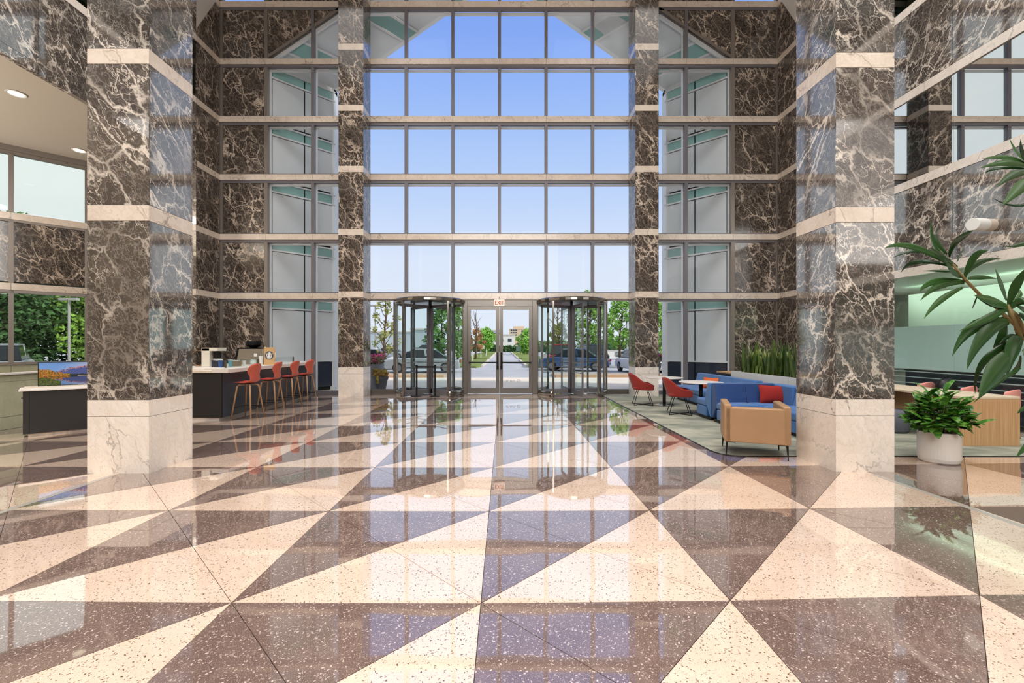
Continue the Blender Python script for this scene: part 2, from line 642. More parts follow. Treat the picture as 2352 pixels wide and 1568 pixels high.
def thing(name, label, cat, loc=(0, 0, 0), rz=0, group=None):
    return tag(empty(name, loc, rz), label, cat, group)


def struct(name, label=None, loc=(0, 0, 0), rz=0):
    o = empty(name, loc, rz)
    o['kind'] = 'structure'
    if label:
        o['label'] = label
        o['category'] = name.split('_')[0]
    return o


def smark(o, label, cat):
    o['kind'] = 'structure'
    o['label'] = label
    o['category'] = cat
    return o


KIDS = {}


def dup(o, loc=None, rz=None, label=None, group=None, parent=None, rot=None, scale=None):
    c = o.copy()
    COL.objects.link(c)
    if parent is not None:
        c.parent = parent
    for ch in list(o.children):
        if ch.parent == o:
            dup(ch, parent=c)
    if loc is not None:
        c.location = loc
    if rz is not None:
        c.rotation_euler = (0, 0, rz)
    if rot is not None:
        c.rotation_euler = rot
    if scale is not None:
        c.scale = (scale,) * 3 if isinstance(scale, (int, float)) else scale
    if label:
        c['label'] = label
    if group:
        c['group'] = group
    return c


def clip(poly, f):
    """keep the part of a 2d polygon where f(p) >= 0"""
    out = []
    for i in range(len(poly)):
        a, b = poly[i], poly[(i + 1) % len(poly)]
        fa, fb = f(a), f(b)
        if fa >= 0:
            out.append(a)
        if (fa >= 0) != (fb >= 0):
            t = fa / (fa - fb)
            out.append((a[0] + (b[0] - a[0]) * t, a[1] + (b[1] - a[1]) * t))
    return out


# ------------------------------------------------------------ the levels and the grid
XC = -.14
YF = 14.74                      # facade frame plane
L = [3.29, 5.22, 7.17, 9.06, 10.95, 12.82, 14.72]
BH = .19
TOP = 14.75
XL, XR = -9.27, 8.94


def gx(j):
    return XC + 1.527 * j


EAVE = 10.95


def gable(x):                    # height of the gable line at x on the facade
    return EAVE + (7.635 - abs(x - XC)) * .67


# ------------------------------------------------------------ floor
fl = struct('floor', 'polished terrazzo floor of dark and cream triangles')
MB().box(-22, 12.4, -8, 14.95, -.12, -.012).build('floor_bed', 'grout', fl)


def node(j, k):
    Y = 2.76 + 1.535 * k
    X = gx(j)
    if Y > 2:
        px = CX + X * F / Y
        py = CY + H * F / Y
        u = (px - CX) / 1082
        if u > 0:
            py -= 19 * min(u, 1.25) ** 1.5 * (py - CY) / 592
        else:
            py -= 5 * min(-u, 1.2) ** 2 * (py - CY) / 592
        Y = H * F / (py - CY)
        X = (px - CX) * Y / F
    return Vector((X, Y, 0))


def inset(poly, d):
    c = sum(poly, Vector()) / len(poly)
    out = []
    n_ = len(poly)
    for i in range(n_):
        a, b, e = poly[i - 1], poly[i], poly[(i + 1) % n_]
        d1 = (a - b).normalized()
        d2 = (e - b).normalized()
        bis = (d1 + d2)
        if bis.length < 1e-5:
            out.append(b)
            continue
        bis.normalize()
        sn = max(.15, math.sqrt(max(0, (1 - d1.dot(d2)) / 2)))
        out.append(b + bis * d / sn)
    return out


def tile(poly, m):
    c = sum(poly, Vector()) / len(poly)
    q = [p - c for p in inset(poly, .0022)]
    MB().ext(q, (0, 0, -.012)).build('terrazzo_panel', m, fl, loc=c)


rows = {-1: 4, 0: 4, 1: 4, 2: 4, 3: 2, 4: 2, 5: 2, 6: 2, 7: 2}
for k in range(-1, 8):
    for j in range(-9, 7):
        a, b, c, d = node(j, k), node(j + 1, k), node(j + 1, k + 1), node(j, k + 1)
        mid = (a + b + c + d) / 4
        px = CX + mid.x * F / max(mid.y, .5)
        if k >= 0 and not (-260 < px < 2600):
            continue
        if k < 0 and abs(j + .5) > 3.6:
            continue
        if k >= 3 and j >= 3 and j < 6 and k >= 4:
            continue            # under the carpet
        if k >= 5 and j < -5:
            continue
        if k == 7:
            c = Vector((c.x, 14.9, 0))
            d = Vector((d.x, 14.9, 0))
        near = rows[k] == 4 and -100 < px < 2450
        if near:
            tile([d, (a + c) / 2, a], 'ter_d')
            tile([d, c, (a + c) / 2], 'ter_d')
            tile([a, b, (a + c) / 2], 'ter_c')
            tile([b, c, (a + c) / 2], 'ter_c')
        else:
            tile([a, c, d], 'ter_d')
            tile([a, b, c], 'ter_c')
# grey strips at the column lines, very slightly proud metal-edged stone
for x, nm in ((-4.76, 'left'), (4.53, 'right')):
    MB().box(x - .035, x + .035, 1.2, 5.5, -.01, .0015).build('floor_strip', 'strip', fl)

# carpet inset on the right (raised 6 mm)
carp = struct('carpet', 'grey green patterned carpet of the lounge area')
pts = [(3.1, 14.6), (3.1, 6.75)]
for a in range(0, 91, 15):
    pts.append((3.45 - .35 * math.cos(R(a)), 6.75 - .35 * math.sin(R(a))))
pts += [(8.9, 6.4), (8.9, 14.6)]
MB().ext([(x, y, .006) for x, y in pts], (0, 0, -.016)).build('carpet_field', 'carpet', carp)
ed = [(x, y, .005) for x, y in pts[:-1]]
MB().tube(ed, .009, 6).build('carpet_edge', 'blackm', carp)

# ------------------------------------------------------------ front wall
wf = struct('wall_front', 'dark marble and glass front wall with pale stone bands')


def panel_xz(x0, x1, z0, z1, y, m='marble', parent=None, th=.04, clipf=None, name='marble_panel', g=.004):
    poly = [(x0 + g, z0 + g), (x1 - g, z0 + g), (x1 - g, z1 - g), (x0 + g, z1 - g)]
    if clipf:
        poly = clip(poly, clipf)
    if len(poly) < 3:
        return
    c = Vector((sum(p[0] for p in poly) / len(poly), y, sum(p[1] for p in poly) / len(poly)))
    MB().ext([(p[0] - c.x, 0, p[1] - c.z) for p in poly], (0, th, 0)).build(name, m, parent, loc=c)


def panel_yz(y0, y1, z0, z1, x, sgn, m='marble', parent=None, th=.04, clipf=None, name='marble_panel', g=.004):
    poly = [(y0 + g, z0 + g), (y1 - g, z0 + g), (y1 - g, z1 - g), (y0 + g, z1 - g)]
    if clipf:
        poly = clip(poly, clipf)
    if len(poly) < 3:
        return
    c = Vector((x, sum(p[0] for p in poly) / len(poly), sum(p[1] for p in poly) / len(poly)))
    MB().ext([(0, p[0] - c.y, p[1] - c.z) for p in poly], (sgn * th, 0, 0)).build(name, m, parent, loc=c)


for r in range(7):
    z0 = 0 if r == 0 else L[r - 1]
    z1 = L[r] - BH
    win = struct('window_%d' % (r + 1), 'row of clear glass panes in the front wall')
    for j in range(-6, 6):
        # stone band above
        panel_xz(gx(j), gx(j + 1), L[r] - BH, L[r], YF - .03, 'band', wf, .16, name='stone_band', g=.003)
        x0, x1 = gx(j), gx(j + 1)
        if j in (-6, 5) and r != 6:
            panel_xz(x0 + .05, x1 - .05, z0 + .03, z1 - .08, YF + .02, 'marble_f', wf)
            continue
        if r == 0 and -3 <= j <= 2:
            continue
        if r >= 5 and j not in (-6, 5):
            above = lambda p: p[1] - gable(p[0])
            below = lambda p: gable(p[0]) - p[1]
            panel_xz(x0 + .05, x1 - .05, z0 + .02, z1 - .08, YF + .02, 'marble_f', wf, clipf=above)
            panel_xz(x0 + .03, x1 - .03, z0, z1, YF + .06, 'glass', win, .012, clipf=below, name='pane')
        else:
            panel_xz(x0 + .03, x1 - .03, z0, z1, YF + .06, 'glass', win, .012, name='pane')
    # header and sill rails
    xa, xb = gx(-6), gx(6)
    if r == 0:
        for a, b in ((xa, -4.75), (4.45, xb)):
            MB().box(a, b, YF, YF + .1, z1 - .08, z1).build('header_rail', 'frame_d', win)
            MB().box(a, b, YF, YF + .1, 0, .1).build('sill_rail', 'frame_d', win)
        MB().box(-4.75, 4.45, YF, YF + .1, z1 - .06, z1).build('header_rail', 'frame', win)
    else:
        MB().box(xa, xb, YF, YF + .1, z1 - .09, z1).build('header_rail', 'frame_d', win)
        MB().box(xa, xb, YF + .02, YF + .1, z0, z0 + .035).build('sill_rail', 'frame_d', win)
        MB().box(xa, xb, YF + .12, YF + .2, z1 - .14, z1 - .09).build('outer_rail', 'frame_w', win)
    for j in range(-6, 7):
        if r == 0 and -3 < j < 3:
            continue
        m = 'frame_d' if abs(j) < 5 else 'frame'
        x = gx(j) + (.06 if j == -6 else (-.06 if j == 6 else 0))
        wd = .05 if abs(j) < 5 else .055
        MB().box(x - wd, x + wd, YF - .02, YF + .12, z0, z1 - .08).build('mullion', m, win)
        if 3 <= abs(j) <= 5:
            MB().box(x - .085, x + .085, YF + .13, YF + .2, z0, z1 - .05).build('outer_frame', 'frame_w', win)
# diagonal gable frames
for s in (-1, 1):
    for (u0, u1) in ((7.6, 5.05), (4.85, 2.3)):
        a = Vector((XC + s * u0, YF, EAVE + (7.635 - u0) * .67))
        b = Vector((XC + s * u1, YF, EAVE + (7.635 - u1) * .67))
        up = Vector((0, 0, 1))
        MB().ext([a, b, b + up * .10, a + up * .10], (0, .1, 0)).build('gable_rail', 'frame', wf)
        o_ = Vector((0, .12, 0))
        MB().ext([a - up * .14 + o_, b - up * .14 + o_, b + o_, a + o_], (0, .06, 0)).build('gable_outer_rail', 'frame_w', wf)

# bottom row of the centre: side lights
w0 = struct('window_8', 'clear glass side lights beside the revolving doors')
for a, b in ((-4.75, -3.60), (3.38, 4.45)):
    panel_xz(a, b, .12, 3.02, YF + .06, 'glass', w0, .012, name='pane')
    MB().box(a, b, YF, YF + .1, 0, .15).build('sill_rail', 'steel_b', w0)
for x in (-3.545, 3.33):
    MB().box(x - .06, x + .06, YF - .02, YF + .12, 0, 3.04).build('mullion', 'steel_b', w0)
for x0, x1 in ((-1.35, -1.19), (.94, 1.12)):
    MB().box(x0, x1, YF - .03, YF + .14, 0, 3.04).build('door_jamb', 'steel_b', w0, bevel=.008)
MB().box(-1.19, .94, YF - .02, YF + .12, 2.86, 3.04).build('door_header', 'steel_b', w0)

# double doors
dd = struct('door_2', 'pair of steel framed glass doors between the revolving doors')
for (x0, x1, hx) in ((-1.185, -.145, -.2), (-.135, .935, -.08)):
    lf = MB().box(x0, x0 + .11, YF, YF + .05, .01, 2.85).box(x1 - .11, x1, YF, YF + .05, .01, 2.85)
    lf.box(x0 + .11, x1 - .11, YF, YF + .05, 2.75, 2.85).box(x0 + .11, x1 - .11, YF, YF + .05, .01, .19)
    leaf = lf.build('door_leaf', 'steel_b', dd)
    MB().box(x0 + .1, x1 - .1, YF + .02, YF + .03, .18, 2.76).build('pane', 'glass', leaf)
    MB().box(x0 + .04, x1 - .04, YF - .07, YF - .03, 1.0, 1.045).box(x0 + .04, x0 + .09, YF - .05, YF, .99, 1.05).box(x1 - .09, x1 - .04, YF - .05, YF, .99, 1.05).build('push_bar', 'blackm', leaf)
    MB().tube([(hx, YF - .06, .85), (hx, YF - .06, 1.35)], .018, 8).box(hx - .03, hx + .03, YF - .05, YF, .8, .92).build('handle', 'blackm', leaf)
# pale emblem decal on the right leaf (seen reversed)
dcl = MB()
cx_, cz_ = .49, .42
for a in range(16):
    a0, a1 = 2 * math.pi * a / 16, 2 * math.pi * (a + 1) / 16
    dcl.ext([(cx_ + .055 * math.cos(a0), YF + .018, cz_ + .055 * math.sin(a0)), (cx_ + .055 * math.cos(a1), YF + .018, cz_ + .055 * math.sin(a1)),
             (cx_ + .045 * math.cos(a1), YF + .018, cz_ + .045 * math.sin(a1)), (cx_ + .045 * math.cos(a0), YF + .018, cz_ + .045 * math.sin(a0))], (0, .001, 0))
dcl.ext([(cx_ - .03, YF + .018, cz_ - .03), (cx_ - .02, YF + .018, cz_ - .035), (cx_ + .03, YF + .018, cz_ + .03), (cx_ + .02, YF + .018, cz_ + .035)], (0, .001, 0))
for i in range(7):
    x = .08 + i * .045
    dcl.box(x, x + .012, YF + .018, YF + .019, .39, .45)
    dcl.box(x, x + .03, YF + .018, YF + .019, .44 if i % 2 else .39, .45 if i % 2 else .40)
dcl.build('decal', mat('pale_decal', (170, 168, 162), .6), dd)


def revolving(name, xc, ang, label):
    rd = struct(name, label, (xc, YF + .02, 0))
    Rr = 1.10
    ph = math.asin(.69 / Rr)
    for sgn in (-1, 1):
        for front in (-1, 1):
            arc = [(sgn * Rr * math.sin(ph + (math.pi / 2 - .02 - ph) * t / 8), front * Rr * math.cos(ph + (math.pi / 2 - .02 - ph) * t / 8)) for t in range(9)]
            if front > 0:
                arc = arc[::-1]
            mb = MB()
            mb.grid(lambda u, v: (arc[int(round(u * 8))][0], arc[int(round(u * 8))][1], .15 + v * 2.8), 8, 1)
            mb.build('curved_glass', 'glass_g', rd, smooth=True)
            for (za, zb, nm) in ((0, .16, 'base_ring'), (2.90, 2.96, 'head_ring')):
                q = MB()
                q.grid(lambda u, v: (arc[int(round(u * 8))][0], arc[int(round(u * 8))][1], za + v * (zb - za)), 8, 1)
                q.build(nm, 'steel', rd, solid=.04, smooth=True)
            px_, py_ = sgn * .69, front * math.sqrt(Rr ** 2 - .69 ** 2)
            MB().box(px_ - .03, px_ + .03, py_ - .035, py_ + .035, 0, 2.96).build('post', 'steel', rd, bevel=.006)
    MB().lathe([(1.13, 0), (1.16, .02), (1.16, .09), (1.13, .12)], 40, (0, 0, 2.95)).build('canopy', 'steel', rd, smooth=False)
    MB().tube([(0, 0, .01), (0, 0, 2.95)], .05, 12).build('centre_post', 'frame_d', rd, smooth=True)
    wg = empty('wing', (0, 0, 0), ang, rd)
    r0, r1 = .06, 1.03
    fr = MB().box(r1 - .06, r1, -.022, .022, .03, 2.88).box(r0, r0 + .06, -.022, .022, .03, 2.88)
    fr.box(r0, r1, -.022, .022, 2.80, 2.88).box(r0, r1, -.022, .022, .03, .17)
    frame = fr.build('wing_frame', 'frame_d', wg)
    MB().box(r0 + .05, r1 - .05, -.005, .005, .16, 2.81).build('wing_glass', 'glass_g', wg)
    for z in (.72, .88, 1.03):
        MB().tube([(r0 + .06, -.05, z), (r1 - .05, -.05, z)], .012, 6).build('push_rail', 'steel', wg)
    for i in range(1, 4):
        dup(wg, rz=ang + i * math.pi / 2, parent=rd)
    return rd


revolving('door_1', -2.41, R(48), 'steel and glass revolving door left of the double doors')
revolving('door_3', 2.22, R(-79), 'steel and glass revolving door right of the double doors')

# exit sign
ex = thing('exit_sign', 'lit EXIT sign hanging above the double doors', 'sign', (-.14, YF - .12, 2.86))
MB().box(-.165, .165, 0, .05, 0, .21).build('housing', 'exit_face', ex, bevel=.006)
MB().box(-.02, .02, .01, .04, .21, .3).build('hanger', 'steel_b', ex)
tx = bpy.data.curves.new('exit_lettering', 'FONT')
tx.body = 'EXIT'
tx.size = .19
tx.align_x = 'CENTER'
tx.extrude = .002
tx.offset = .004
tx.materials.append(M['exit_red'])
to = bpy.data.objects.new('exit_lettering', tx)
COL.objects.link(to)
dg = bpy.context.evaluated_depsgraph_get()
tm = bpy.data.meshes.new_from_object(to.evaluated_get(dg))
bpy.data.objects.remove(to)
to = bpy.data.objects.new('exit_lettering', tm)
COL.objects.link(to)
to.parent = ex
to.rotation_euler = (R(90), 0, 0)
to.location = (0, -.004, .04)
to.scale = (.78, 1, 1)

# ------------------------------------------------------------ columns
def column(name, x0, x1, y0, y1, label, z_off=0, far=False):
    c = thing(name, label, 'column', ((x0 + x1) / 2, (y0 + y1) / 2, 0))
    hx, hy = (x1 - x0) / 2, (y1 - y0) / 2
    MB().box(-hx + .02, hx - .02, -hy + .02, hy - .02, 0, TOP).build('core', 'grout', c)
    lv = [(0, .70, 'marble_w'), (.705, .905, 'marble_w')]
    z = .91
    tops = [l + z_off for l in L]
    for i, t in enumerate(tops):
        a = t - BH
        if i % 1 == 0:
            lv.append((z, a - .004, 'marble_f'))
        lv.append((a, t, 'band' if far else 'marble_w'))
        z = t + .004
    if not far:
        lv = [(0, .70, 'marble_w'), (.705, .905, 'marble_w'), (.91, 3.115, 'marble'), (3.12, 3.31, 'band'), (3.315, 5.05, 'marble2'), (5.055, 5.24, 'band'),
              (5.245, 6.98, 'marble'), (6.985, 7.17, 'band'), (7.175, 8.87, 'marble2'), (8.875, 9.06, 'band'), (9.065, 10.75, 'marble'), (10.755, 10.95, 'band'),
              (10.955, TOP, 'marble2')]
    for a, b, m in lv:
        nm = {'marble_w': 'white_marble_slab', 'band': 'stone_band'}.get(m, 'marble_panel')
        for side in range(4):
            if side == 0:
                q = [(-hx, -hy, a), (hx, -hy, a), (hx, -hy, b), (-hx, -hy, b)]
                v = (0, .019, 0)
            elif side == 1:
                q = [(-hx, hy, a), (hx, hy, a), (hx, hy, b), (-hx, hy, b)]
                v = (0, -.019, 0)
            elif side == 2:
                q = [(-hx, -hy + .0195, a), (-hx, hy - .0195, a), (-hx, hy - .0195, b), (-hx, -hy + .0195, b)]
                v = (.019, 0, 0)
            else:
                q = [(hx, -hy + .0195, a), (hx, hy - .0195, a), (hx, hy - .0195, b), (hx, -hy + .0195, b)]
                v = (-.019, 0, 0)
            MB().ext(q, v).build(nm, m, c)
    return c


column('marble_column', -5.14, -4.38, 5.56, 6.34, 'near marble column in front of the bar and the reception desk')
column('marble_column', 4.155, 4.885, 5.635, 6.40, 'near marble column between the tan armchair and the bushy potted plant')
column('marble_column', -5.11, -4.34, 13.93, 14.68, 'far marble column by the glass front, nearest the bar stools', -.04, True)
column('marble_column', 4.07, 4.79, 13.93, 14.68, 'far marble column by the glass front behind the round tables', -.04, True)

# ------------------------------------------------------------ side walls
cutL = lambda p: (10.95 + (p[0] - 13.42) * (1.55 / .93)) - p[1] if p[0] < 14.9 else 1


def pier(x, sgn, wall):
    zz = 0
    for r in range(7):
        z0 = (0 if r == 0 else L[r - 1])
        z1 = L[r] - BH
        if r == 0:
            panel_yz(13.6, 14.7, 0, .7, x, sgn, 'marble_w', wall, clipf=None)
            z0 = .7
        f = (lambda p: (10.95 + (p[0] - 13.5) * 1.67) - p[1]) if r >= 5 else None
        panel_yz(13.6, 14.7, z0, z1, x, sgn, 'marble_f', wall, clipf=f)
        panel_yz(13.6, 14.7, z1, L[r], x, sgn, 'band', wall, clipf=f, th=.045, name='stone_band')
        # return face toward the room
        if sgn < 0:
            if r < 3:
                panel_xz(x - 2.2, x, z0, z1, 13.58, 'marble', wall, .05)
                panel_xz(x - 2.2, x, z1, L[r], 13.57, 'band', wall, .05, name='stone_band')


wl = struct('wall_left', 'dark marble left wall with pale stone bands')
pier(XL, -1, wl)
MB().box(XL - 2.2, XL - .05, 13.64, 14.85, 0, TOP).build('wall_core', 'dark', wl)
MB().ext([(XL - .02, 13.5, 10.95), (XL - .02, 14.7, 12.95), (XL - .02, 14.7, TOP), (XL - .02, 13.5, TOP)], (-.03, 0, 0)).build('soffit_panel', 'paintw', wl)

# upper fascia, both sides
ys = [8.98 + 1.535 * k for k in range(-11, 4)]


def fascia(x, sgn, wall, low):
    for i in range(len(ys) - 1):
        y0, y1 = ys[i], min(ys[i + 1], 13.6)
        if y0 > 13.5:
            break
        panel_yz(y0, y1, 7.18, L[3] - BH, x, sgn, 'marble' if i % 2 else 'marble2', wall)
        panel_yz(y0, y1, L[3] - BH, L[3], x - sgn * .01, sgn, 'marble_w', wall, .06, name='stone_band')
        panel_yz(y0, y1, L[4] - BH, L[4], x - sgn * .01, sgn, 'marble_w', wall, .06, name='stone_band')
        panel_yz(y0, y1, L[4], TOP, x, sgn, 'marble', wall)
        panel_yz(y0, y1, L[3], L[4] - BH, x + sgn * .02, sgn, 'glass_dkgreen', wall, .02, name='pane')
        panel_yz(y0, y1, L[2] - BH, 7.175, x - sgn * .01, sgn, 'marble_w' if sgn > 0 else 'marble', wall, .12, name='stone_band')
    MB().box(min(x + sgn * .06, x + sgn * .5), max(x + sgn * .06, x + sgn * .5), ys[0], 13.6, 7.18, L[3] - .02).build('wall_core', 'dark', wall)
    MB().box(min(x + sgn * .3, x + sgn * .5), max(x + sgn * .3, x + sgn * .5), ys[0], 13.6, L[3] - .02, TOP).build('wall_core', mat('dark_green_wall', (62, 84, 62), .7), wall)


fascia(XL, -1, wl, True)
wr = struct('wall_right', 'grey marble right wall with pale stone bands and glass')
pier(XR, 1, wr)
MB().box(XR + .05, XR + 1, 13.64, 14.85, 0, TOP).build('wall_core', 'dark', wr)
MB().ext([(XR + .02, 13.5, 10.95), (XR + .02, 14.7, 12.95), (XR + .02, 14.7, TOP), (XR + .02, 13.5, TOP)], (.03, 0, 0)).build('soffit_panel', 'paintw', wr)
fascia(XR, 1, wr, False)
wg_ = struct('window_9', 'upper office glazing along the right wall')
wh_ = struct('window_10', 'lower office glazing with a frosted strip on the right wall')
for i in range(len(ys) - 1):
    y0, y1 = ys[i], min(ys[i + 1], 13.6)
    if y0 > 13.5:
        break
    panel_yz(y0, y1, L[1] - BH, L[1], XR - .01, 1, 'marble_w', wr, .12, name='stone_band')
    panel_yz(y0, y1, L[0], L[1] - BH, XR, 1, 'marble' if i % 2 else 'marble2', wr)
    panel_yz(y0, y1, L[0] - BH, L[0], XR - .01, 1, 'marble_w', wr, .12, name='stone_band')
    if y1 < 2.5:  # unseen panes swapped for marble to keep the rear fill from mirroring
        panel_yz(y0, y1, L[1], L[2] - BH, XR, 1, 'marble_f', wr)
    else:
        panel_yz(y0, y1, L[1], L[2] - BH, XR + .02, 1, 'glass_office', wg_, .015, name='pane')
    panel_yz(y0, y1, 0.02, L[0] - BH, XR + .02, 1, 'glass_g', wh_, .015, name='pane')
    panel_yz(y0, y1, 1.06, 2.0, XR + .04, 1, 'frost', wh_, .004, name='frosted_film')
    for z in (.62, .75, .88, 1.0):
        panel_yz(y0, y1, z, z + .018, XR + .04, 1, 'stripe', wh_, .004, name='glass_stripe', g=0)
MB().box(XR + .1, XR + .4, ys[0], 13.6, L[0] - .02, L[1] - .05).build('wall_core', 'dark', wr)
MB().box(XR + .06, 12.2, ys[0], 13.6, 3.1, 3.25).build('slab_edge', 'office', wr)
MB().box(XR + .06, 12.2, ys[0], 13.6, 7.0, 7.1).build('slab_edge', 'dark', wr)
MB().box(12.2, 12.4, -8, 14.9, 0, TOP).build('outer_wall', 'office', wr)
MB().box(10.4, 10.45, ys[0], 13.6, 5.0, 7.0).build('inner_wall', 'dark', wr)
# green partition blocks in the office
MB().box(10.6, 10.7, 6.5, 11.8, 0, 2.9).build('partition', mat('sage_partition', (168, 192, 168), .7), wr)
lamp('office_light', 'AREA', (11, 8.4, 3.05), 330, (1, 1, .98), 1.6, sy=7, spread=100)

# cylinder sconce on right wall
sc = thing('wall_sconce', 'white cylindrical wall light on the right marble wall above the dracaena', 'lamp', (XR, 8.25, 3.78), R(8))
for x0, x1, m, nm in ((-.17, 0, 'sconce', 'mount'), (-.42, -.17, 'papw', 'shade')):
    MB().tube([(x0, 0, 0), (x1, 0, 0)], .115 if nm == 'shade' else .112, 20).build(nm, m, sc, bevel=.006)

# ------------------------------------------------------------ left alcove
wa = struct('wall_alcove', 'angled window wall of the left alcove', (-12.43, 13.4, 0), R(45))
# local: +x runs back toward (+.707,+.707); panes at negative x run toward the camera
wn = struct('window_11', 'clear glass panes of the left alcove', (-12.43, 13.4, 0), R(45))
sj = [1.56 - 1.53 * i for i in range(0, 9)]
for i in range(len(sj) - 1):
    a, b = sj[i + 1], sj[i]
    panel_xz(a, b, 0, 1.05, 0, 'stone_g', wa, .2, name='stone_panel')
    panel_xz(a, b, 3.1, 3.29, -.03, 'band', wa, .2, name='stone_band')
    panel_xz(a, b, 5.03, 5.22, -.03, 'band', wa, .2, name='stone_band')
    panel_xz(a + .04, b - .04, 3.33, 4.98, .03, 'marble_f', wa, .05)
    panel_xz(a, b, 1.12, 3.0, .05, 'glass_al', wn, .012, name='pane')
    panel_xz(a, b, 5.27, 6.82, .05, 'glass_al', wn, .012, name='pane')
    for x in (b,):
        MB().box(x - .05, x + .05, -.02, .12, 1.05, 3.1).build('mullion', 'frame', wn)
        MB().box(x - .05, x + .05, -.02, .12, 3.29, 5.03).build('mullion', 'frame', wn)
        MB().box(x - .05, x + .05, -.02, .12, 5.22, 6.85).build('mullion', 'frame', wn)
MB().box(sj[-1], sj[0], -.05, .2, 1.05, 1.12).build('sill', 'frame', wa)
MB().box(sj[-1], sj[0], -.02, .15, 3.02, 3.1).build('header_rail', 'frame', wa)
MB().box(sj[-1], sj[0], -.02, .15, 4.97, 5.03).build('header_rail', 'frame', wa)
MB().box(sj[-1], sj[0], -.02, .15, 6.82, 6.9).build('header_rail', 'frame', wa)
panel_xz(sj[-1], sj[0], 6.9, 7.08, -.03, 'frame', wa, .2, name='top_rail')
MB().box(sj[-1], sj[0], .06, .2, 3.29, 5.03).build('wall_core', 'dark', wa)

cl_ = struct('ceiling', 'tan painted ceiling of the alcove and the atrium roof')
MB().ext([(XL - .14, -8, 7.06), (XL - .14, 14.8, 7.06), (-11.0, 14.85, 7.06), (-21.5, 4.4, 7.06), (-21.5, -8, 7.06)], (0, 0, .2)).build('alcove_ceiling', 'paint', cl_)
MB().box(XL - .5, XR + 3.5, -8, 15.0, TOP, TOP + .2).build('atrium_ceiling', 'paintw', cl_)
for i, (px, py) in enumerate([(37, 214), (182, 345)]):
    Y = (7.06 - H) * F / (CY - py)
    p = P(px, py, Y)
    dl = thing('downlight', ['round recessed downlight in the tan ceiling nearer the camera', 'round recessed downlight by the angled windows'][i], 'lamp', (p.x, p.y, 7.05))
    MB().lathe([(.13, 0), (.16, -.012), (.17, 0)], 24).build('trim_ring', 'papw', dl)
    MB().lathe([(.001, -.004), (.128, -.006), (.128, -.001)], 24).build('lens', 'lampg', dl)

low = struct('wall_low', 'low greenish stone parapet along the left alcove')
yy = [2.0 + 1.2 * k for k in range(7)]
for i in range(6):
    panel_yz(yy[i], yy[i + 1], .24, .9, XL - .06, -1, 'stone_g', low, .1, name='stone_panel')
    panel_yz(yy[i], yy[i + 1], .905, 1.03, XL - .06, -1, 'stone_g', low, .1, name='stone_panel')
    panel_yz(yy[i], yy[i + 1], 0.0, .235, XL - .06, -1, 'stone_g', low, .1, name='stone_panel')
MB().box(XL - .22, XL - .02, 2.0, 9.25, 1.03, 1.06).build('coping', 'white', low)
MB().box(XL - .18, XL - .05, 9.2, 9.25, 0, 1.03).build('end_cap', 'blackm', low)

# rear closure of the room
wb = struct('wall_back', 'rear dark marble wall behind the viewpoint')
for j in range(-6, 6):
    panel_xz(gx(j) + .06, gx(j + 1) - .06, 0.1, 13.9, -8.0, 'marble', wb, .03, name='wall_panel')
    MB().box(gx(j) - .07, gx(j) + .07, -8.1, -7.9, 0, TOP).build('mullion', 'frame_d', wb)
for l in L:
    MB().box(gx(-6), gx(6), -8.05, -7.85, l - BH, l).build('stone_band', 'band', wb)
MB().box(-21.6, XL - .5, -8.1, -7.9, 0, 7.1).build('wall_panel', 'paint', wb)
MB().box(-21.7, -21.5, -8, 4.6, 0, 7.1).build('wall_panel', 'paint', wb)

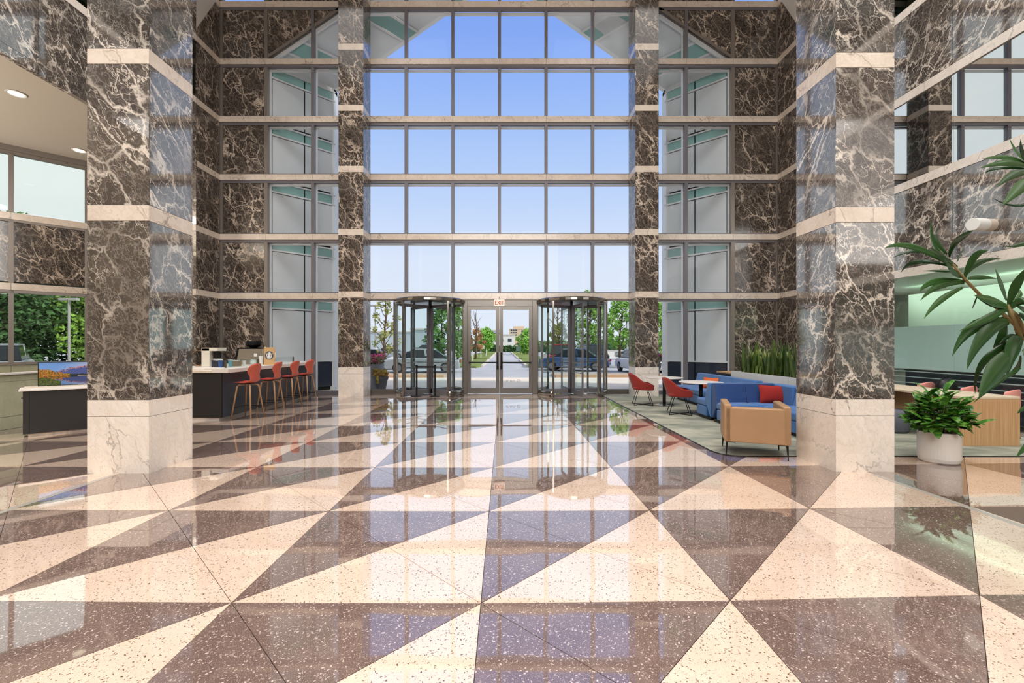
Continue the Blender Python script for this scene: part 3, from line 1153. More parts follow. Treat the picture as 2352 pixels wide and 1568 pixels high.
# ------------------------------------------------------------ outside wings and gable porch
def wing(s, label):
    wgx = thing('building_wing', label, 'building')
    X0, Y0, X1, Y1 = XC + s * 7.6, 14.98, XC + s * 6.05, 16.5
    a, b = Vector((X0, Y0, 0)), Vector((X1, Y1, 0))
    out = Vector((s * 5, 0, 0))
    MB().ext([a + Vector((0, .12, -.05)), b + Vector((s * .1, .08, -.05)), b + Vector((s * .1, .4, -.05)), a + out + Vector((0, 1.9, -.05)), a + out + Vector((0, .12, -.05))], (0, 0, EAVE + .05)).build('wing_body', 'dark', wgx)
    d = (b - a)
    nrm = Vector((-s * d.y, s * d.x, 0)).normalized()
    nrm = Vector((-s * .7, -.71, 0))
    edges = [0, .42, .98]
    zb = 0
    for r in range(5):
        zt = L[r] - .10
        for e0, e1 in ((.02, .49), (.51, .97)):
            p, q = a + d * e0, a + d * e1
            if r == 0:
                MB().ext([p + Vector((0, 0, .1)), q + Vector((0, 0, .1)), q + Vector((0, 0, .98)), p + Vector((0, 0, .98))], nrm * .03).build('lower_glass', 'navyg', wgx)
                z0 = 1.04
            else:
                z0 = zb + .05
            MB().ext([p + Vector((0, 0, z0)), q + Vector((0, 0, z0)), q + Vector((0, 0, zt - .42)), p + Vector((0, 0, zt - .42))], nrm * .03).build('shade_panel', 'wing', wgx)
            MB().ext([p + Vector((0, 0, zt - .36)), q + Vector((0, 0, zt - .36)), q + Vector((0, 0, zt - .06)), p + Vector((0, 0, zt - .06))], nrm * .03).build('spandrel_strip', 'teal', wgx)
        for z in ([1.0] if r == 0 else []) + [zt - .40, zt - .06]:
            MB().ext([a + Vector((0, 0, z)), b + Vector((0, 0, z)), b + Vector((0, 0, z + .05)), a + Vector((0, 0, z + .05))], nrm * .06).build('rail', 'frame_w', wgx)
        zb = zt
    MB().ext([a + Vector((0, -.05, EAVE - .14)), b + Vector((0, -.05, EAVE - .14)), b + Vector((0, -.05, EAVE + .06)), a + Vector((0, -.05, EAVE + .06))], (0, .3, 0)).build('eave_rail', 'frame_w', wgx)
    # jamb
    MB().box(min(X1, X1 + s * .12), max(X1, X1 + s * .12), Y1 - .1, Y1 + .35, -.05, EAVE).build('jamb', 'frame_w', wgx)
    # sloping soffit between the two gables
    def zf(u): return EAVE + (7.6 - u) * .67
    def zo(u): return EAVE + (6.05 - u) * .70
    apexI = (XC, Y0, zf(0))
    apexO = (XC, Y1, zo(0))
    eI = (X0, Y0, EAVE)
    eO = (X1, Y1, EAVE)
    MB().ext([eI, eO, apexO, apexI], (s * .3, 0, .45)).build('soffit', 'wing', wgx)
    # outer gable edge
    MB().ext([eO, apexO, (XC, Y1, apexO[2] + .18), (X1 + s * .18, Y1, EAVE + .0)], (0, .2, 0)).build('gable_edge', 'frame_w', wgx)
    # strips on the soffit at the band levels
    for z in (11.35, 12.75, 14.1):
        uI = 7.6 - (z - EAVE) / .67
        uO = 6.05 - (z - EAVE) / .70
        for dz, wdt, m, nm, off in ((0, .30, 'teal', 'spandrel_strip', .02), (-.05, .05, 'frame_w', 'rail', .04), (.30, .05, 'frame_w', 'rail', .04)):
            def pt(which, zz):
                if which == 'I':
                    return Vector((XC + s * (7.6 - (zz - EAVE) / .67), Y0, zz))
                return Vector((XC + s * (6.05 - (zz - EAVE) / .70), Y1, zz))
            if uO < .2:
                continue
            dn = Vector((-s * off * .6, 0, -off))
            MB().ext([pt('I', z + dz) + dn, pt('O', z + dz) + dn, pt('O', z + dz + wdt) + dn, pt('I', z + dz + wdt) + dn], (s * .008, 0, .015)).build(nm, m, wgx)
    return wgx


wing(-1, 'angled outer wing of grey shaded windows beyond the glass behind the bar')
wing(1, 'angled outer wing of grey shaded windows beyond the glass behind the sofas')

# ------------------------------------------------------------ bar
bar = thing('bar_counter', 'long black coffee bar counter with a pale stone top', 'counter')
BX, BY0, BY1 = -5.93, 9.45, 13.8
MB().box(-7.4, BX - .02, BY0 + .05, BY1, .09, 1.0).build('body', 'black', bar)
MB().box(-7.4, BX, BY0, BY0 + .05, .06, 1.0).build('end_panel', 'black', bar, bevel=.004)
yb = [BY0 + .05, 10.9, 12.35, BY1]
for i in range(3):
    MB().box(BX - .02, BX + .01, yb[i] + .003, yb[i + 1] - .003, .06, 1.0).build('side_panel', 'navy', bar, bevel=.003)
MB().box(-7.35, BX - .05, BY0 + .03, BY1, 0, .06).build('plinth', 'white', bar)
MB().box(-7.45, -6.1, BY0 - .04, BY1 - .04, 1.005, 1.05).build('end_top', 'band', bar, bevel=.004)
MB().box(-6.098, -5.76, BY0 - .04, BY1 - .04, 1.005, 1.09).build('ledge_top', 'white', bar, bevel=.006)
MB().box(-7.45, -6.1, BY0 + .4, BY1 - .04, 1.051, 1.09).build('worktop', 'white', bar, bevel=.004)

# bar stools
def stool_shell(u, v):
    # u 0..1 front of seat to top of back, v 0..1 across
    prof = [(-.23, .0, .19), (-.16, .006, .205), (-.02, -.006, .21), (.10, .0, .205), (.165, .035, .185), (.19, .09, .165), (.195, .16, .17), (.205, .24, .215), (.225, .32, .225), (.25, .385, .185), (.268, .425, .10)]
    t = u * (len(prof) - 1)
    i = min(int(t), len(prof) - 2)
    f = t - i
    x = prof[i][0] * (1 - f) + prof[i + 1][0] * f
    z = prof[i][1] * (1 - f) + prof[i + 1][1] * f
    wd = prof[i][2] * (1 - f) + prof[i + 1][2] * f
    s = 2 * v - 1
    back = max(0, min(1, (u - .4) / .3))
    return Vector((x - back * .075 * s * s, s * wd, z + .03 * s * s * (1 - back)))


def make_stool():
    t = thing('bar_stool', 'coral bar stool with oak legs', 'stool')
    z = .765
    sh = MB().grid(stool_shell, 20, 8).build('seat_shell', 'coral', t, solid=.014, sub=1, loc=(0, 0, z))
    MB().grid(lambda u, v: Vector((-.21 + .33 * u, (2 * v - 1) * (.17 - .03 * abs(2 * u - 1) ** 2), .022 + .01 * math.sin(math.pi * u) * math.sin(math.pi * v))), 8, 6).build('seat_pad', 'coral_p', t, solid=.014, sub=1, loc=(0, 0, z))
    MB().box(-.13, .13, -.12, .12, -.028, -.012).build('mounting_plate', 'steel_b', t, loc=(0, 0, z))
    for sx_ in (-1, 1):
        for sy_ in (-1, 1):
            MB().tube([(sx_ * .05, sy_ * .05, z - .035), (sx_ * .12, sy_ * .12, z - .038), (sx_ * .145, sy_ * .145, z - .06), (sx_ * .225, sy_ * .225, .0)], [.014, .018, .02, .013], 8).build('leg', 'oakleg', t, smooth=True)
    q = .196
    MB().tube([(-q, -q, .25), (q, -q, .25), (q, q, .25), (-q, q, .25), (-q, -q, .25)], .008, 6).build('foot_rail', 'blackm', t)
    return t


st = make_stool()
for i, (y, lb) in enumerate([(9.8, 'coral bar stool with oak legs at the near end of the bar'), (10.75, 'second coral bar stool from the near end of the bar'),
                             (11.68, 'third coral bar stool from the near end of the bar'), (12.6, 'coral bar stool at the far end of the bar by the shaded window')]):
    if i == 0:
        st.location = (-5.56, y, 0)
        st.rotation_euler = (0, 0, R(-6))
        st['label'] = lb
        st['group'] = 'bar stools'
        s0 = st
    else:
        dup(s0, (-5.56, y, 0), R([-6, 2, -3, -8][i]), lb)

# things on the bar
ZB = 1.09
m_ = thing('espresso_machine', 'taupe espresso machine with a black hopper on the bar', 'coffee machine', (-6.6, 11.9, ZB))
MB().ext([(-.36, -.2, 0), (.08, -.2, 0), (.08, -.2, .40), (-.28, -.2, .40)], (0, .45, 0)).build('body', 'machine', m_, bevel=.01)
MB().box(.082, .34, -.2, .25, 0, .40).build('brewer_side', 'machine', m_, bevel=.01)
MB().ext([(-.40, -.21, 0), (-.362, -.21, 0), (-.282, -.21, .42), (-.32, -.21, .42)], (0, .45, 0)).build('side_trim', 'blackm', m_)
MB().box(.12, .2, -.215, -.2, .2, .28).build('label_plate', 'papw', m_)
MB().box(-.3, .32, -.2, .24, .4, .425).build('top_plate', 'blackm', m_)
MB().lathe([(.09, .425), (.11, .45), (.19, .5), (.20, .6), (.19, .605)], 20).build('hopper', 'blackm', m_, bevel=.004)
m_ = thing('coffee_brewer', 'cream filter coffee brewer at the near end of the bar', 'coffee machine', (-6.85, 10.55, ZB))
MB().box(-.13, .06, -.15, .2, 0, .43).build('tower', 'creamp', m_, bevel=.01)
MB().box(-.13, .24, -.15, .2, .36, .435).build('head', 'creamp', m_, bevel=.008)
MB().lathe([(.08, .2), (.09, .33), (.03, .36)], 16, (.15, 0, 0)).build('filter_basket', 'blackm', m_)
MB().lathe([(.06, 0.01), (.085, .08), (.06, .17), (.05, .18)], 16, (.15, 0, 0)).build('carafe', 'carglass', m_, smooth=True)
m_ = thing('wire_whisk_stand', 'thin brass hoop stand left of the coffee brewer', 'stand', (-7.15, 10.55, ZB))
MB().tube([(.16 * math.cos(a), 0, .2 + .18 * math.sin(a)) for a in [R(x) for x in range(0, 361, 20)]], .006, 6).tube([(0, 0, 0), (0, 0, .02)], .06, 16).build('hoop', 'oakleg', m_)
sg = thing('logo_board', 'kraft card sign with a round dark emblem standing on the bar', 'sign', (-5.88, 11.3, ZB), R(8))
MB().box(-.13, .13, 0, .02, 0, .44).build('board', 'cardb', sg, bevel=.002)
MB().box(-.1, .1, .02, .09, 0, .2).build('easel', 'cardb', sg)


def disc(mb, cx, cz, r0, r1, y, n_=32, sx_=1, th=.002):
    for a in range(n_):
        a0, a1 = 2 * math.pi * a / n_, 2 * math.pi * (a + 1) / n_
        if r0 > 0:
            mb.ext([(cx + sx_ * r1 * math.cos(a0), y, cz + r1 * math.sin(a0)), (cx + sx_ * r1 * math.cos(a1), y, cz + r1 * math.sin(a1)),
                    (cx + sx_ * r0 * math.cos(a1), y, cz + r0 * math.sin(a1)), (cx + sx_ * r0 * math.cos(a0), y, cz + r0 * math.sin(a0))], (0, -th, 0))
    if r0 == 0:
        mb.ext([(cx + sx_ * r1 * math.cos(2 * math.pi * a / n_), y, cz + r1 * math.sin(2 * math.pi * a / n_)) for a in range(n_)], (0, -th, 0))
    return mb


for q, mm in ((disc(MB(), 0, .24, 0, .108, 0), 'logo_d'), (disc(MB(), 0, .24, .098, .101, -.002), 'logo_w')):
    q.build('emblem_disc', mm, sg)
q = MB()
y_ = -.0022
q.ext([(-.022, y_, .16), (.022, y_, .16), (.03, y_, .22), (.024, y_, .27), (-.024, y_, .27), (-.03, y_, .22)], (0, -.002, 0))   # figure body
disc(q, 0, .283, 0, .022, y_, 14)
q.ext([(-.018, y_, .303), (.018, y_, .303), (.024, y_, .325), (.008, y_, .313), (0, y_, .335), (-.008, y_, .313), (-.024, y_, .325)], (0, -.002, 0))
for s in (-1, 1):
    q.ext([(s * .034, y_, .17), (s * .05, y_, .185), (s * .072, y_, .27), (s * .08, y_, .29), (s * .06, y_, .30), (s * .05, y_, .25), (s * .03, y_, .19)], (0, -.002, 0))
    q.ext([(s * .032, y_, .24), (s * .045, y_, .27), (s * .035, y_, .31), (s * .026, y_, .29)], (0, -.002, 0))
    q.ext([(s * .008, y_, .158), (s * .03, y_, .158), (s * .045, y_, .168), (s * .03, y_, .172)], (0, -.002, 0))
q.build('emblem_figure', 'logo_w', sg)
for (x, y, z, r_, h, m, lb, nm, cat) in [
        (-6.35, 10.1, ZB, .045, .17, 'plas_b', 'blue and white cup sleeve stack behind the ledge', 'cup_stack', 'cups'),
        (-6.28, 10.35, ZB, .045, .15, 'plas_t', 'teal paper cup stack on the bar near the brewer', 'cup_stack', 'cups'),
        (-6.25, 10.85, ZB, .04, .14, 'papw', 'white paper cup stack in the middle of the bar', 'cup_stack', 'cups'),
        (-6.22, 11.55, ZB, .045, .2, 'logo_w', 'white takeaway cup beside the espresso machine', 'paper_cup', 'cup'),
        (-6.3, 12.3, ZB, .04, .17, 'papw', 'white lidded cup behind the kraft sign', 'paper_cup', 'cup')]:
    c_ = thing(nm, lb, cat, (x, y, z))
    MB().lathe([(r_ * .75, 0), (r_, h), (r_ * .9, h)], 16).build('cup', m, c_, smooth=False)
    MB().lathe([(r_ * 1.08, h), (r_ * 1.08, h + .012), (r_ * .9, h + .018)], 16).build('lid', 'logo_w' if m != 'papw' else 'logo_d', c_)
for (x, y, wd, h, m, lb) in [(-6.3, 10.6, .17, .13, 'papk', 'brown paper napkin box on the bar'), (-6.5, 10.25, .2, .16, 'navy', 'dark condiment box beside the brewer')]:
    c_ = thing('napkin_box' if m == 'papk' else 'condiment_box', lb, 'box', (x, y, ZB))
    MB().box(-wd / 2, wd / 2, -.08, .08, 0, h).build('box_body', m, c_, bevel=.006)
    MB().box(-wd / 2 + .02, wd / 2 - .02, -.05, .05, h, h + .012).build('box_top', 'papw', c_, bevel=.004)
c_ = thing('glass_plates', 'round white emblem tile leaning behind the counter glass', 'plate', (-6.2, 11.15, ZB))
disc(MB(), 0, .08, 0, .075, 0, th=.008).build('plate_body', 'logo_w', c_)
disc(MB(), 0, .08, .05, .062, -.008).build('plate_ring', 'plas_t', c_)
for (y0, y1, lb) in [(9.75, 11.15, 'low glass sneeze guard near the brewer'), (11.75, 13.0, 'low glass sneeze guard beyond the kraft sign')]:
    c_ = thing('sneeze_guard', lb, 'glass screen', (-6.05, (y0 + y1) / 2, ZB))
    hl = (y1 - y0) / 2
    MB().box(-.005, .005, -hl, hl, 0, .16).build('glass_sheet', 'glass_g', c_)
    MB().box(-.3, .006, -hl, hl, .16, .172).build('glass_shelf', 'glass_g', c_)
    for e in (-hl + .05, hl - .05):
        MB().box(-.02, .02, e - .01, e + .01, 0, .16).build('clip', 'steel_b', c_)
hs = thing('shelf_bag', 'white paper poster leaning behind the kraft sign', 'paper', (-6.1, 11.75, ZB))
MB().ext([(-.1, 0, 0), (.12, 0, 0), (.14, .03, .3), (-.16, .05, .46)], (0, .004, 0)).build('paper_sheet', 'papw', hs)

# ------------------------------------------------------------ reception desk with monitor
ds = thing('reception_desk', 'black panelled reception desk with a white top behind the near left column', 'desk', (-8.24, 7.72, 0), R(45))
MB().box(.08, 1.7, 0, .04, .05, .79).build('front_panel', 'black', ds, bevel=.003)
MB().box(0.0, .078, 0, .6, .05, .79).build('side_panel', 'black', ds, bevel=.003)
MB().box(1.62, 1.7, .04, .6, .05, .79).build('side_panel', 'black', ds, bevel=.003)
MB().box(.06, 1.66, .05, .56, 0, .05).build('plinth', 'band', ds)
MB().box(-.05, 1.75, -.05, .65, .79, .82).build('desk_top', 'white', ds, bevel=.004)
MB().box(-.02, 0, .02, .06, .66, .69).build('cable_hook', 'steel_b', ds)
MB().box(.0, 1.6, .28, .62, .82, .835).build('keyboard_shelf', 'sconce', ds)

sw, sh_ = 1.06, .44
mo = thing('monitor', 'wide monitor showing snowy mountains over an autumn lake on the reception desk', 'monitor', (-8.46, 8.18, .835), R(45))
MB().box(-.0, sw, 0, .035, .0, sh_).build('bezel', 'screenb', mo, bevel=.003)
MB().box(sw / 2 - .12, sw / 2 + .12, .03, .16, 0, .012).box(sw / 2 - .03, sw / 2 + .03, .035, .06, 0, .2).build('stand', 'screenb', mo)
NU, NV = 96, 44
random.seed(3)


def ridge(u, seed, base, amp, f0=3):
    s = 0
    for o in range(6):
        f = f0 * 2 ** o
        x = u * f + seed * 13.7 + o * 5.1
        i = math.floor(x)
        fr = x - i
        h0 = math.sin(i * 127.1 + seed * 311.7) * 43758.5453 % 1
        h1 = math.sin((i + 1) * 127.1 + seed * 311.7) * 43758.5453 % 1
        s += (h0 * (1 - fr) + h1 * fr - .5) * amp * .55 ** o
    return base + s


def mount(u):
    pk = max(0, .27 - abs(u - .52) * 1.1) + max(0, .16 - abs(u - .63) * 1.3) + max(0, .10 - abs(u - .40) * 1.6) + max(0, .12 - abs(u - .29) * 1.4)
    return .60 + pk * .75 + max(0, (u - .85)) * .6 + ridge(u, 2, 0, .06, 8)


def pic(u, v):
    wl_ = .40
    mirror = v < wl_
    vv = v if not mirror else wl_ + (wl_ - v) * 1.25
    nz = math.sin(u * 311 + v * 197) * 43758.5 % 1
    sky = [(110, 150, 205), (236, 196, 190)]
    t = max(0, min(1, (u - .3) * 1.3 + (.9 - vv) * .6))
    c = tuple(sky[0][i] * (1 - t) + sky[1][i] * t for i in range(3))
    if vv > .92:
        c = tuple(x * .9 + 10 for x in c)
    mh = mount(u)
    if vv < mh:
        top = mh - vv
        if top < .08 and nz > .5:
            c = (190, 132, 130)
        else:
            c = (74, 84, 138)
    tl = .47 + ridge(u, 5, 0, .03, 30) + (.12 if u > .93 else 0)
    if vv < tl:
        c = (26, 44, 40)
    gt = .50 + max(0, .42 - u) * .7 + ridge(u, 8, 0, .10, 20)
    if u < .40 and vv < gt - .04:
        c = [(206, 140, 40), (150, 110, 30), (190, 90, 36), (70, 80, 30)][int(nz * 4) % 4]
    if mirror:
        c = tuple(x * .82 for x in c)
    if wl_ - .01 < v < wl_ + .02 and u > .5:
        c = (206, 170, 150)
    if v < .33 - .9 * max(0, u - .1) and u < .28:
        c = [(70, 82, 26), (96, 100, 34), (48, 62, 24)][int(nz * 3)]
    return c


me = bpy.data.meshes.new('screen_picture')
vs, fs, cols = [], [], []
b0 = .012
for i in range(NU):
    for j in range(NV):
        o_ = len(vs)
        x0, x1 = b0 + (sw - 2 * b0) * i / NU, b0 + (sw - 2 * b0) * (i + 1) / NU
        z0, z1 = b0 + (sh_ - 2 * b0) * j / NV, b0 + (sh_ - 2 * b0) * (j + 1) / NV
        vs += [(x0, -.002, z0), (x1, -.002, z0), (x1, -.002, z1), (x0, -.002, z1)]
        fs.append((o_, o_ + 1, o_ + 2, o_ + 3))
        cols.append(lin(*pic((i + .5) / NU, (j + .5) / NV)))
me.from_pydata(vs, [], fs)
ca = me.color_attributes.new('picture', 'FLOAT_COLOR', 'CORNER')
for k, c in enumerate(cols):
    for q in range(4):
        ca.data[k * 4 + q].color = c
mm, t_, b_ = newmat('screen_picture')
at = t_.add('ShaderNodeAttribute', attribute_name='picture')
t_.link(at.outputs['Color'], b_.inputs['Emission Color'])
b_.inputs['Emission Strength'].default_value = .95
b_.inputs['Base Color'].default_value = (.01, .01, .01, 1)
b_.inputs['Roughness'].default_value = .25
me.materials.append(mm)
so = bpy.data.objects.new('screen', me)
COL.objects.link(so)
so.parent = mo

# ------------------------------------------------------------ lounge on the right
def tub_chair(label, loc, rz):
    t = thing('tub_chair', label, 'chair', loc, rz, 'red tub chairs')
    # faces +x
    def prof(a):
        c = math.cos(a)              # 1 at the back
        k = max(0, min(1, (c + .25) / 1.1))
        return .19 + .25 * (k * k * (3 - 2 * k)) - .06 * max(0, min(1, (abs(a) - 2.0) / .4))
    def shell(u, v):
        a = (2 * u - 1) * R(132)
        top = prof(a)
        fl_ = .80 + .20 * v + .06 * v * max(0, math.cos(a))
        x = -.255 * math.cos(a) * fl_ - (.02 + .08 * v) * max(0, math.cos(a))
        y = .275 * math.sin(a) * (.86 + .14 * v) * (1 if abs(a) < 1.6 else 1)
        if abs(a) > R(90):
            x = .255 * (abs(a) - R(90)) / R(42) * 1.05 * (.92 if v < .2 else 1)
            y = math.copysign(.275 * (.86 + .14 * v) * (1 - .10 * ((abs(a) - R(90)) / R(42)) ** 2), a)
        return Vector((x, y, .40 + v * top))
    MB().grid(shell, 28, 5).build('shell', 'red', t, solid=.035, sub=1)
    seat = MB()
    def seatf(u, v):
        r_ = u
        a = v * 2 * math.pi
        x = .27 * r_ * math.copysign(abs(math.cos(a)) ** .6, math.cos(a)) + .01
        y = .25 * r_ * math.copysign(abs(math.sin(a)) ** .6, math.sin(a))
        return Vector((x, y, .44 + .03 * (1 - r_ ** 6)))
    seat.grid(seatf, 5, 24)
    seat.build('seat_cushion', 'red', t, solid=.06, sub=1)
    legs = []
    for sx_, sy_ in ((-1, -1), (-1, 1), (1, -1), (1, 1)):
        legs.append(MB().tube([(sx_ * .12, sy_ * .14, .40), (sx_ * .24, sy_ * .23, .012)], .0085, 8).build('leg', 'blackm', t))
    for s in (-1, 1):
        MB().tube([(-.24, s * .23, .01), (.24, -s * .23, .01)], .0085, 8).build('floor_rail', 'blackm', t)
    return t


tub_chair('red tub chair nearest the glass front, at the far round table', (3.68, 11.95, .006), R(-10))
tub_chair('red tub chair nearest the blue sofa, at the near round table', (4.02, 10.33, .006), R(-14))


def round_table(label, loc, m_base):
    t = thing('round_table', label, 'table', loc, 0, 'white round tables')
    MB().lathe([(.30, .705), (.47, .712), (.48, .725), (.475, .732)], 40).build('table_top', 'white', t)
    MB().tube([(0, 0, .02), (0, 0, .71)], .042, 12).build('pedestal', 'blackm', t, smooth=True)
    MB().lathe([(.25, 0), (.25, .01), (.06, .022), (.05, .03)], 32).build('base', m_base, t)


round_table('white round table with a polished disc base, beside the glass front', (4.24, 11.9, .006), 'steel')
round_table('white round table in front of the blue sofa seats', (4.56, 10.42, .006), 'blackm')


def sofa_unit(label, loc, rz, length, seats, mseat='blue', mback='blue', depth=.82, hb=.77, sh_z=.42, endcap=True):
    """local: back along +y side, seat toward -y, x from 0 to length"""
    t = thing('sofa_unit', label, 'sofa', loc, rz, 'blue modular sofa')
    MB().box(.03, length - .03, .06, depth - .04, 0, .06).build('plinth', 'blackm', t)
    wl__ = length / seats
    for i in range(seats):
        x0, x1 = i * wl__ + .004, (i + 1) * wl__ - .004
        MB().box(x0, x1, 0, depth - .2, .06, .27).build('seat_base', 'blue', t, bevel=.025, seg=3)
        MB().box(x0, x1, -.01, depth - .17, .272, sh_z).build('seat_cushion', 'blue', t, bevel=.04, seg=3)
        y0b, y1b = depth - .30, depth
        MB().ext([(x0, depth - .25, sh_z - .02), (x0, depth - .01, .06), (x0, depth, .1), (x0, depth, hb), (x0, depth - .15, hb)], (x1 - x0, 0, 0)).build('back_cushion', mback, t, bevel=.03, seg=3)
    return t


# bench B (faces the camera), bench A (back to back with it), bench C (along the planter)
sofa_unit('blue sofa bench with dark blue back, facing the tan armchair', (4.33, 8.72, .006), R(0), 1.22, 2, mback='blue_d', hb=.79, depth=.66)
sofa_unit('short blue sofa bench behind the dark blue back, facing the round tables', (5.72, 10.1, .006), R(180), 1.4, 2, hb=.78, depth=.66)
sofa_unit('long blue sofa bench running along the white planter', (5.05, 13.3, .006), R(-90), 3.1, 3, depth=.82, hb=.77)
cs = sofa_unit('blue sofa bench hidden partly by the right column', (5.0, 8.68, .006), R(-90), 1.3, 2, depth=.8, hb=.78)
MB().box(-.74, -.004, .57, .8, .06, .78).build('corner_back', 'blue', cs, bevel=.03, seg=3)


def pillow(label, m, loc, rot, s=.5, h=.36, th=.13):
    p = thing('throw_pillow', label, 'pillow', loc)
    p.rotation_euler = rot
    def f(u, v, sg):
        a, b = 2 * u - 1, 2 * v - 1
        t = max(0, (1 - a * a)) ** .45 * max(0, (1 - b * b)) ** .45
        pin = 1 - .07 * (1 - abs(b)) * (abs(a) ** 4) - 0
        pin2 = 1 - .10 * (1 - abs(a)) * (abs(b) ** 4)
        return Vector((a * s / 2 * pin, sg * t * th / 2, b * h / 2 * pin2 + h / 2))
    MB().grid(lambda u, v: f(u, v, -1), 14, 12).grid(lambda u, v: f(v, u, 1).xyz if False else f(u, 1 - v, 1), 14, 12).build('pillow_body', m, p, smooth=True)
    pts = [f(u, v, 1) for u, v in [(i / 12, 0) for i in range(13)] + [(1, i / 12) for i in range(13)] + [(1 - i / 12, 1) for i in range(13)] + [(0, 1 - i / 12) for i in range(13)]]
    MB().tube(pts, .005, 5).build('piping', m, p)


pillow('red pillow leaning on the dark blue sofa back', 'redp', (5.42, 9.02, .425), (R(-14), R(2), R(-3)), .56, .36, .16)
pillow('orange pillow on the long sofa by the planter', 'orange', (5.5, 12.05, .425), (R(-14), 0, R(-60)), .45, .30, .13)

# tan armchair, back to the camera
ac = thing('armchair', 'tan leather armchair with thin black legs, back to the hall', 'armchair', (3.13, 6.40, .006), R(-22))
W_, D_ = .82, .76
MB().box(.005, W_ - .005, 0, .13, .21, .70).build('backrest', 'tan', ac, bevel=.018, seg=3)
MB().box(-.0, .10, .0, D_, .21, .74).build('armrest', 'tan', ac, bevel=.022, seg=3)
MB().box(W_ - .10, W_, .0, D_, .21, .74).build('armrest', 'tan', ac, bevel=.022, seg=3)
MB().box(.1, W_ - .1, .12, D_ - .02, .21, .30).build('seat_base', 'tan', ac, bevel=.01)
MB().box(.105, W_ - .105, .13, D_, .30, .43).build('seat_cushion', 'tan', ac, bevel=.035, seg=3)
MB().box(.105, W_ - .105, .125, .26, .43, .69).build('back_cushion', 'tan', ac, bevel=.04, seg=3)
for x, y in ((.04, .04), (W_ - .04, .04), (.04, D_ - .05), (W_ - .04, D_ - .05)):
    MB().tube([(x, y, .21), (x + (.012 if x > .4 else -.012), y, 0)], [.016, .006], 8).build('leg', 'blackm', ac)
MB().box(.03, .15, .02, .14, .2, .212).box(W_ - .15, W_ - .03, .02, .14, .2, .212).build('leg_plate', 'blackm', ac)
MB().box(.25, .5, D_ - .3, D_ - .1, .19, .21).build('care_label', 'cardb', ac)

# planter with snake plants
pl = thing('planter_box', 'long white planter box behind the blue sofas', 'planter', (6.3, 10.0, .0))
ypl = [-1.7, -.5, .7, 1.9]
for i in range(3):
    MB().box(-.3, -.27, ypl[i] + .003, ypl[i + 1] - .003, 0, .91).build('front_panel', 'papw', pl)
MB().box(-.27, .35, ypl[0], ypl[-1], 0, .80).build('body', 'black', pl)
MB().box(-.27, .32, ypl[0] + .03, ypl[-1] - .03, .80, .87).build('gravel', 'gravel', pl, kind='stuff')
MB().box(.32, .35, ypl[0], ypl[-1], .8, .91).box(-.27, .32, ypl[-1] - .03, ypl[-1], .8, .91).box(-.27, .32, ypl[0], ypl[0] + .03, .8, .91).build('rim', 'white', pl)
wdl = thing('wooden_ledge', 'low brown wooden ledge at the end of the white planter', 'ledge', (6.32, 12.4, 0))
MB().box(-.3, .35, -.45, .35, .82, .86).build('ledge_top', 'wood', wdl)
MB().box(-.25, .3, -.4, .3, 0, .82).build('ledge_body', 'navy', wdl)


def blade(name, length, width, bend, twist, m, seg=6, fold=.15, tipw=.0, droop=None):
    vs, fs = [], []
    z, x = 0, 0
    ang = 0
    for i in range(seg + 1):
        t = i / seg
        wd = width * (math.sin(math.pi * min(1, (t * .86 + .14))) ** .7 if droop else (.75 + .5 * t if t < .5 else 1.0 * (1 - (t - .5) * 2) ** .6)) / 2
        if i == seg:
            wd = tipw
        ang = bend * t * t if not droop else bend * t
        a = twist * t
        vs.append((x - math.sin(a) * 0, -wd * math.cos(a), z + wd * math.sin(a) * .3))
        vs.append((x - fold * wd, 0, z))
        vs.append((x, wd * math.cos(a), z - wd * math.sin(a) * .3))
        x += math.sin(ang) * length / seg
        z += math.cos(ang) * length / seg
    for i in range(seg):
        for k in (0, 1):
            a = i * 3 + k
            fs.append((a, a + 1, a + 4, a + 3))
    me = bpy.data.meshes.new(name)
    me.from_pydata(vs, [], fs)
    me.materials.append(M[m])
    for p in me.polygons:
        p.use_smooth = True
    return me


random.seed(21)
sb = [blade('snake_leaf', random.uniform(.55, .85), random.uniform(.05, .065), random.uniform(.0, .5), random.uniform(-1, 1), 'sleaf', 6, .5, .001) for _ in range(6)]
for i in range(20):
    y = 8.42 + i * .178
    x = 6.18 + (i % 2) * .24
    sp_ = thing('snake_plant', 'upright snake plant growing in the white planter box', 'plant', (x, y, .865), 0, 'snake plants in the white planter')
    for k in range(12):
        o = bpy.data.objects.new('leaf', random.choice(sb))
        COL.objects.link(o)
        o.parent = sp_
        a = random.uniform(0, 2 * math.pi)
        rr = random.uniform(.01, .13)
        o.location = (rr * math.cos(a), rr * math.sin(a), -.01)
        o.rotation_euler = (random.uniform(-.26, .26), random.uniform(-.26, .26), a)
        o.scale = (1, 1.2, random.uniform(.75, 1.15))

# ------------------------------------------------------------ right side: table, pink chairs, pots
tb = thing('long_table', 'long light oak table with a solid end panel', 'table', (7.62, 7.05, .006))
MB().box(-.46, .46, 0, .05, 0, .735).build('end_panel', 'wood', tb, bevel=.003)
MB().box(-.46, .46, 2.75, 2.8, 0, .735).build('end_panel', 'wood', tb, bevel=.003)
MB().box(-.46, .46, 0, 2.8, .738, .775).build('table_top', mat('pale_table_top', (226, 206, 180), .4), tb, bevel=.003)
MB().box(-.2, -.17, .05, 2.75, .3, .735).build('apron', 'wood', tb)


